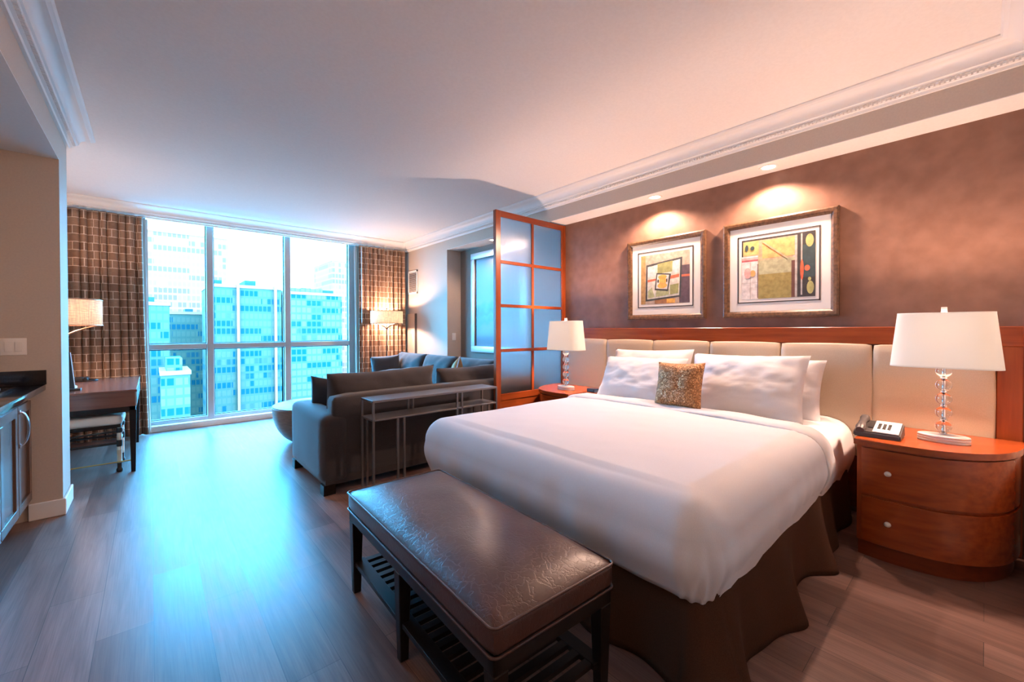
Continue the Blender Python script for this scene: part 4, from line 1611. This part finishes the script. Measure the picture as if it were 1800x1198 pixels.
# ------------------------------------------------------------------ lamps with branch arms
def branch_lamp(r, x, y, z0, zpole, zb, zt, rad, arms, metal, shade_m, power, base_r=.13):
    part('base', MB().lathe([(base_r, 0), (base_r, .012), (base_r * .9, .02), (.02, .028)], (x, y, z0), 32), metal, r, smooth=40)
    part('pole', MB().tube([(x, y, z0 + .02), (x, y, zpole)], .009, 12), metal, r, smooth=60)
    for k in range(arms):
        a = 2 * PI * k / arms + .25
        c, s_ = math.cos(a), math.sin(a)
        pts = []
        for i in range(9):
            q = i / 8
            rr = rad * 1.0 * q
            zz = zpole - .02 + (zb + .01 - zpole + .02) * (q ** .55)
            pts.append((x + c * rr, y + s_ * rr, zz))
        part('branch', MB().tube(pts, [.008] * 3 + [.0065] * 6, 8), metal, r, smooth=60)
    b = MB()
    rings = [b.ring([(x + rad * math.cos(2 * PI * k / 48), y + rad * math.sin(2 * PI * k / 48), h) for k in range(48)]) for h in (zb, zt)]
    b.bridge(rings[0], rings[1])
    o_ = part('lamp_shade', b, shade_m, r, smooth=60)
    m_ = o_.modifiers.new('thickness', 'SOLIDIFY')
    m_.thickness = .003
    b = MB()
    for h in (zb, zt):
        b.tube([(x + (rad + .001) * math.cos(2 * PI * k / 48), y + (rad + .001) * math.sin(2 * PI * k / 48), h) for k in range(48)], .004, 6, closed=True)
    part('shade_rim', b, metal, r, smooth=60)
    b = MB()
    b.tube([(x, y, zpole - .02), (x, y, zt + .035)], .005, 8)
    b.ball((x, y, zt + .04), .012)
    for s_ in (-1, 1):
        b.tube([(x, y, zt - .01), (x + s_ * rad, y, zt - .01)], .003, 6)
    part('finial', b, metal, r, smooth=60)
    lamp('lamp_bulb', (x, y, (zb + zt) / 2), power, WARM, r, radius=.04)


fl = thing('floor_lamp', 'slim floor lamp with a pale drum shade beside the right curtain', 'floor lamp', (2.985, 6.62, 0))
branch_lamp(fl, 2.985, 6.62, 0, 1.33, 1.405, 1.612, .262, 4, M['dark_metal'], M['burlap'], P_FLOORLAMP)

# ------------------------------------------------------------------ curtains
def curtain(label, x0, x1, flip, lean0=0.0, lean1=0.0, nf=11, seed=0, wand=None):
    yc = 6.842
    hgt = 2.68
    width_flat = (x1 - x0) * 2.3

    def fn(u, v):
        z = .015 + (1 - v) * hgt
        t = u + .012 * math.sin(u * 31 + seed)
        amp = .042 * (.75 + .35 * v) * (.8 + .4 * noise.noise(Vector((u * 9 + seed, 0, 0))))
        xx = x0 + (x1 - x0) * u + lean0 * (1 - u) * v ** 1.5 + lean1 * u * v ** 1.5
        xx += .012 * math.cos(t * nf * 2 * PI + .6) * (1 if 0.02 < u < .98 else 0)
        sn = math.sin(t * nf * 2 * PI)
        yy = yc + amp * math.copysign(abs(sn) ** .8, sn) + .008 * noise.noise(Vector((u * 14, v * 3, seed)))
        return Vector((xx, min(yy, 6.898), z))

    b = MB()
    b.grid(nf * 16, 30, fn, lambda u, v: (u * width_flat + seed, (1 - v) * hgt))
    o = single('curtain', b, [M['curtain'], M['lining']], label, 'curtain', 'basket weave curtains', smooth=80)
    m_ = o.modifiers.new('thickness', 'SOLIDIFY')
    m_.thickness = .004
    m_.offset = 1
    m_.material_offset = 0
    # lining edge towards the glass
    xe = x1 if not flip else x0
    sg = 1 if not flip else -1
    b = MB()
    b.grid(6, 20, lambda u, v: Vector((xe + (lean1 if not flip else lean0) * v ** 1.5 + sg * (.004 + .05 * u - .03 * u * v), 6.905 + .02 * u + .006 * math.sin(u * 9), .02 + (1 - v) * 2.67)), lambda u, v: (u * .06 + seed, (1 - v) * hgt))
    part('lining_edge', b, M['lining'], o, smooth=80, label='pale lining edge')
    if wand:
        part('pull_wand', MB().tube([(wand, 6.76, 2.66), (wand, 6.76, 1.42)], .006, 8), M['white'], o, smooth=60, label='white pull wand')
    return o


curtain('brown basket weave curtain left of the window behind the desk', -.95, -.075, False, lean1=.045, nf=11, seed=0)
curtain('brown basket weave curtain right of the window behind the floor lamp', 2.60, 3.425, True, nf=11, seed=5, wand=2.62)

# ------------------------------------------------------------------ wall fittings
vt = thing('wall_vent', 'white louvred vent grille high on the wall beside the curtain', 'vent', (W, 6.70, 1.935))
b = MB()
va, vb_, vz0, vz1 = 6.515, 6.86, 1.935, 2.345
for q in ((va, vb_, vz0, vz0 + .03), (va, vb_, vz1 - .03, vz1), (va, va + .03, vz0, vz1), (vb_ - .03, vb_, vz0, vz1)):
    b.box(W - .012, W, *q)
part('frame', b, M['white'], vt, smooth=0)
part('duct', MB().box(W - .002, W + .001, va + .02, vb_ - .02, vz0 + .02, vz1 - .02), M['inkline'], vt, smooth=0)
for k in range(14):
    z = vz0 + .042 + k * .0245
    part('louvre', MB().quad([(W - .004, va + .03, z + .012), (W - .011, va + .03, z), (W - .011, vb_ - .03, z), (W - .004, vb_ - .03, z + .012)]).quad([(W - .003, va + .03, z + .010), (W - .010, va + .03, z - .002), (W - .010, vb_ - .03, z - .002), (W - .003, vb_ - .03, z + .010)]), M['plate'], vt, smooth=0)
ap = thing('access_panel', 'tall cream wall panel with a dark edge beside the right curtain', 'wall panel', (W, 6.72, 0))
part('panel', MB().box(W - .035, W, 6.575, 6.86, .12, 1.575, bev=.003, seg=1), M['wall'], ap)
part('edge_strip', MB().box(W - .036, W, 6.555, 6.575, .12, 1.585), M['gunmetal'], ap, smooth=0, label='dark edge strip')


def switch(label, c, nx, n):
    """plate facing -Y"""
    x, y, z = c
    r = thing('light_switch', label, 'light switch', (x, y, z - .057))
    w_ = .07 if n == 1 else .116
    part('plate', MB().box(x - w_ / 2, x + w_ / 2, y - .006, y, z - .057, z + .057, bev=.003), M['plate'], r)
    for k in range(n):
        xx = x + (k - (n - 1) / 2) * .046
        part('rocker', MB().box(xx - .0165, xx + .0165, y - .010, y - .005, z - .033, z + .033, bev=.002), M['plate'], r)


switch('double rocker switch plate on the wall above the kitchenette worktop', (-.695, YC0, 1.193), 0, 2)
switch('small switch plate on the niche edge above the sofa', (3.632, 5.57, 1.19), 0, 1)

# ------------------------------------------------------------------ desk
dk = thing('desk', 'dark wood writing desk in front of the left curtain', 'desk', (-.85, 5.85, 0))
DX0, DX1, DY0, DY1 = -1.57, -.102, 5.155, 6.62
part('top', MB().box(DX0, DX1, DY0, DY1, .735, .757, bev=.003, seg=1), M['deskwood'], dk)
part('apron', MB().box(DX0, DX1 - .012, DY0 + .004, DY0 + .024, .605, .735), M['deskwood'], dk, smooth=0)
part('apron', MB().box(DX0, DX1 - .012, DY1 - .024, DY1 - .004, .605, .735), M['deskwood'], dk, smooth=0)
part('under_frame', MB().box(DX0, DX1 - .012, DY0 + .012, DY0 + .04, .555, .605).box(DX0, DX1 - .012, DY1 - .04, DY1 - .012, .555, .605).box(DX1 - .05, DX1 - .012, DY0 + .012, DY1 - .012, .555, .605), M['espresso'], dk, smooth=0)
ep = part('fretwork_end', MB().box(DX1 - .014, DX1 - .002, DY0 + .004, DY1 - .004, .605, .735), mat('painted_window_reflection', (.30, .30, .29), .25), dk, smooth=0, label='dark wood fretwork end panel with the window reflection painted pale')  # dark wood; the window's reflection is put into this pale colour
for k in range(5):
    yy = DY0 + .15 + k * .28
    b = MB()
    pts = [(DX1 - .0015, yy + .10 * math.cos(2 * PI * i / 20), .67 + .042 * math.sin(2 * PI * i / 20)) for i in range(20)]
    f_ = b.bm.faces.new(b.ring(pts))
    part('cutout', b, M['black'], ep, smooth=0)
for lx, ly in ((DX1 - .030, DY0 + .025), (DX1 - .030, DY1 - .12), (DX0 + .04, DY0 + .025), (DX0 + .04, DY1 - .12)):
    t = bmesh.new()
    bmesh.ops.create_cube(t, size=1)
    for v in t.verts:
        s_ = 1.0 if v.co.z > 0 else .62
        v.co = Vector((lx + v.co.x * .05 * s_, ly + v.co.y * .05 * s_, .285 + v.co.z * .57))
    part('leg', MB().join(t), M['espresso'], dk, smooth=0)
for ry, rz_ in ((DY0 + .05, .10), (DY1 - .12, .34)):
    part('foot_rail', MB().tube([(DX0 + .04, ry, rz_), (DX1 - .03, ry, rz_)], .006, 8), M['gold'], dk, smooth=60, label='thin brass foot rail')

st = thing('stool', 'ivory seated bamboo style stool pushed under the desk', 'stool', (-.58, 5.45, 0))
sx0, sx1, sy0, sy1 = -.96, -.205, 5.225, 5.68
part('seat', cushion(sx0, sx1, sy0, sy1, .435, .530, puff=.016), M['seatfabric'], st, smooth=80)
part('seat_frame', MB().box(sx0 + .01, sx1 - .01, sy0 + .012, sy1 - .012, .405, .437, bev=.004), M['espresso'], st)
for lx in (sx0 + .025, sx1 - .022):
    for ly in (sy0 + .022, sy1 - .022):
        lg = part('leg', MB().lathe([(.016, .03), (.017, .10), (.0195, .105), (.017, .11), (.018, .20), (.0205, .205), (.018, .21), (.018, .32), (.0205, .325), (.018, .33), (.018, .41)], (lx, ly, 0), 16), M['ivory'], st, smooth=40)
        part('foot', MB().lathe([(.018, 0), (.024, .012), (.024, .028), (.017, .040), (.017, .085)], (lx, ly, 0), 16), M['black'], lg, smooth=40, label='black foot')
        part('collar', MB().lathe([(.0195, .235), (.0215, .245), (.0215, .285), (.0195, .295)], (lx, ly, 0), 16), M['black'], lg, smooth=40)
        part('bracket', MB().lathe([(.020, .362), (.0235, .37), (.0235, .40), (.020, .408)], (lx, ly, 0), 16), M['black'], lg, smooth=40)
for ly in (sy0 + .022, sy1 - .022):
    part('stretcher', MB().tube([(sx0 + .025, ly, .265), (sx1 - .022, ly, .265)], .011, 10), M['black'], st, smooth=60)
    part('stretcher', MB().tube([(sx0 + .025, ly, .352), (sx1 - .022, ly, .375)], .009, 10), M['black'], st, smooth=60)
for lx in (sx0 + .025, sx1 - .022):
    part('stretcher', MB().tube([(lx, sy0 + .022, .265), (lx, sy1 - .022, .265)], .011, 10), M['black'], st, smooth=60)

dl = thing('desk_lamp', 'desk lamp with a burlap drum shade half hidden by the wall end', 'lamp', (-.615, 5.72, .757))
branch_lamp(dl, -.615, 5.72, .757, 1.25, 1.350, 1.592, .258, 3, M['copper'], M['burlap'], P_DESKLAMP, base_r=.08)

mo = thing('desk_screen', 'slim dark screen on a small foot at the front of the desk', 'screen', (-.70, 5.42, .757))
b = MB()
t = bmesh.new()
bmesh.ops.create_cube(t, size=1)
for v in t.verts:
    zz = v.co.z + .5
    v.co = Vector((-.675 + v.co.x * .30 - zz * .03, 5.45 + v.co.y * .014 + zz * .03, .772 + zz * .33))
b.join(t)
part('panel', b, M['black'], mo, smooth=0)
part('foot', MB().box(-.66, -.485, 5.40, 5.48, .757, .775, bev=.003), M['black'], mo)
part('bright_edge', MB().bar((-.524, 5.442, .772), (-.554, 5.472, 1.10), .005, .012), M['satin'], mo, smooth=0)

dp = thing('desk_telephone', 'low black telephone lying on the desk by the curtain', 'telephone', (-.56, 6.36, .757))
part('base', MB().box(-.70, -.55, 6.28, 6.46, .757, .800, bev=.012), M['black'], dp)
part('handset', MB().tube([(-.53 + .0 * k, 6.28 + .022 * k, .775 + .012 * math.sin(PI * k / 8)) for k in range(9)], [.020, .024, .02, .016, .015, .016, .02, .024, .020], 12), M['black'], dp, smooth=60)
part('cord', MB().tube([(-.55, 6.30, .765), (-.47, 6.31, .765), (-.44, 6.36, .765), (-.46, 6.42, .765), (-.52, 6.44, .767)], .007, 8), M['black'], dp, smooth=60)

# ------------------------------------------------------------------ kitchenette
FX = -.62
kc = thing('base_cabinet', 'dark walnut kitchenette base cabinet with two panelled doors', 'cabinet', (-.95, 3.8, 0))
part('carcass', MB().box(-1.295, FX - .022, 2.9, YC0 - .018, .14, .888), M['cabinet'], kc, smooth=0)
part('plinth', MB().box(-1.295, FX - .09, 2.9, YC0 - .018, 0, .14), M['espresso'], kc, smooth=0)
part('face_frame', MB().box(FX - .022, FX - .014, 2.9, YC0 - .018, .14, .888), M['cabinet'], kc, smooth=0)


def door(y0, y1, z0, z1, hy):
    b = MB()
    s_ = .058
    for q in ((y0, y1, z0, z0 + s_), (y0, y1, z1 - s_, z1), (y0, y0 + s_, z0 + s_, z1 - s_), (y1 - s_, y1, z0 + s_, z1 - s_)):
        b.box(FX - .016, FX + .002, *q, bev=.002, seg=1)
    d = part('door', b, M['cabinet'], kc, smooth=20)
    part('panel', MB().box(FX - .014, FX - .010, y0 + s_, y1 - s_, z0 + s_, z1 - s_), M['cabinet'], d, smooth=0)
    if hy is None:
        return
    pts = []
    for k in range(13):
        a = PI * k / 12
        pts.append((FX + .004 + .034 * math.sin(a), hy + .012 * math.sin(a), .69 - .105 * math.cos(a)))
    b = MB()
    b.tube(pts, .0045, 8)
    b.tube([(p[0], p[1] + .016, p[2]) for p in pts], .0045, 8)
    for z in (.585, .795):
        b.box(FX + .000, FX + .008, hy - .010, hy + .026, z - .012, z + .012, bev=.003)
    part('handle', b, M['chrome'], d, smooth=60, label='chrome bow handle')


door(3.90, YC0 - .03, .155, .83, 3.93)
door(3.50, 3.89, .155, .83, None)
door(3.10, 3.49, .155, .83, 3.135)
wt = thing('worktop', 'black stone kitchenette worktop with upstand', 'worktop', (-.92, 3.6, .888))
part('slab', MB().box(-1.298, FX + .067, 2.9, YC0 - .001, .888, .928, bev=.004), M['blackstone'], wt)
part('upstand', MB().box(-1.298, FX + .072, YC0 - .022, YC0 - .001, .928, 1.028, bev=.002, seg=1).box(-1.298, -1.276, 2.9, YC0 - .022, .928, 1.028, bev=.002, seg=1), M['blackstone'], wt)
hob = thing('cooktop', 'black cooktop with silver trim set in the kitchenette worktop', 'cooktop', (-.9, 3.75, .928))
part('glass', MB().box(-1.12, -.66, 3.45, 4.12, .928, .936, bev=.002, seg=1), mat('black_hob_glass', (.008, .008, .009), .06), hob)
part('edge_trim', MB().box(-.662, -.652, 3.45, 4.12, .928, .940), M['chrome'], hob, smooth=0)
for k, (hx_, hy_) in enumerate(((-.80, 4.00), (-.80, 3.62), (-1.0, 4.0), (-1.0, 3.62))):
    b = MB()
    for r_ in (.085, .06, .035):
        b.tube([(hx_ + r_ * math.cos(2 * PI * i / 28), hy_ + r_ * math.sin(2 * PI * i / 28), .944) for i in range(28)], .0055, 6, closed=True)
    for a in (0, PI / 2, PI, 3 * PI / 2):
        b.bar((hx_, hy_, .940), (hx_ + .095 * math.cos(a), hy_ + .095 * math.sin(a), .940), .006)
    part('burner', b, M['satin'], hob, smooth=60)
for k in range(4):
    part('knob', MB().lathe([(.016, .936), (.016, .958), (.012, .962)], (-.70, 3.72 + .05 * k, 0), 16), M['charcoal_plastic'], hob, smooth=40)
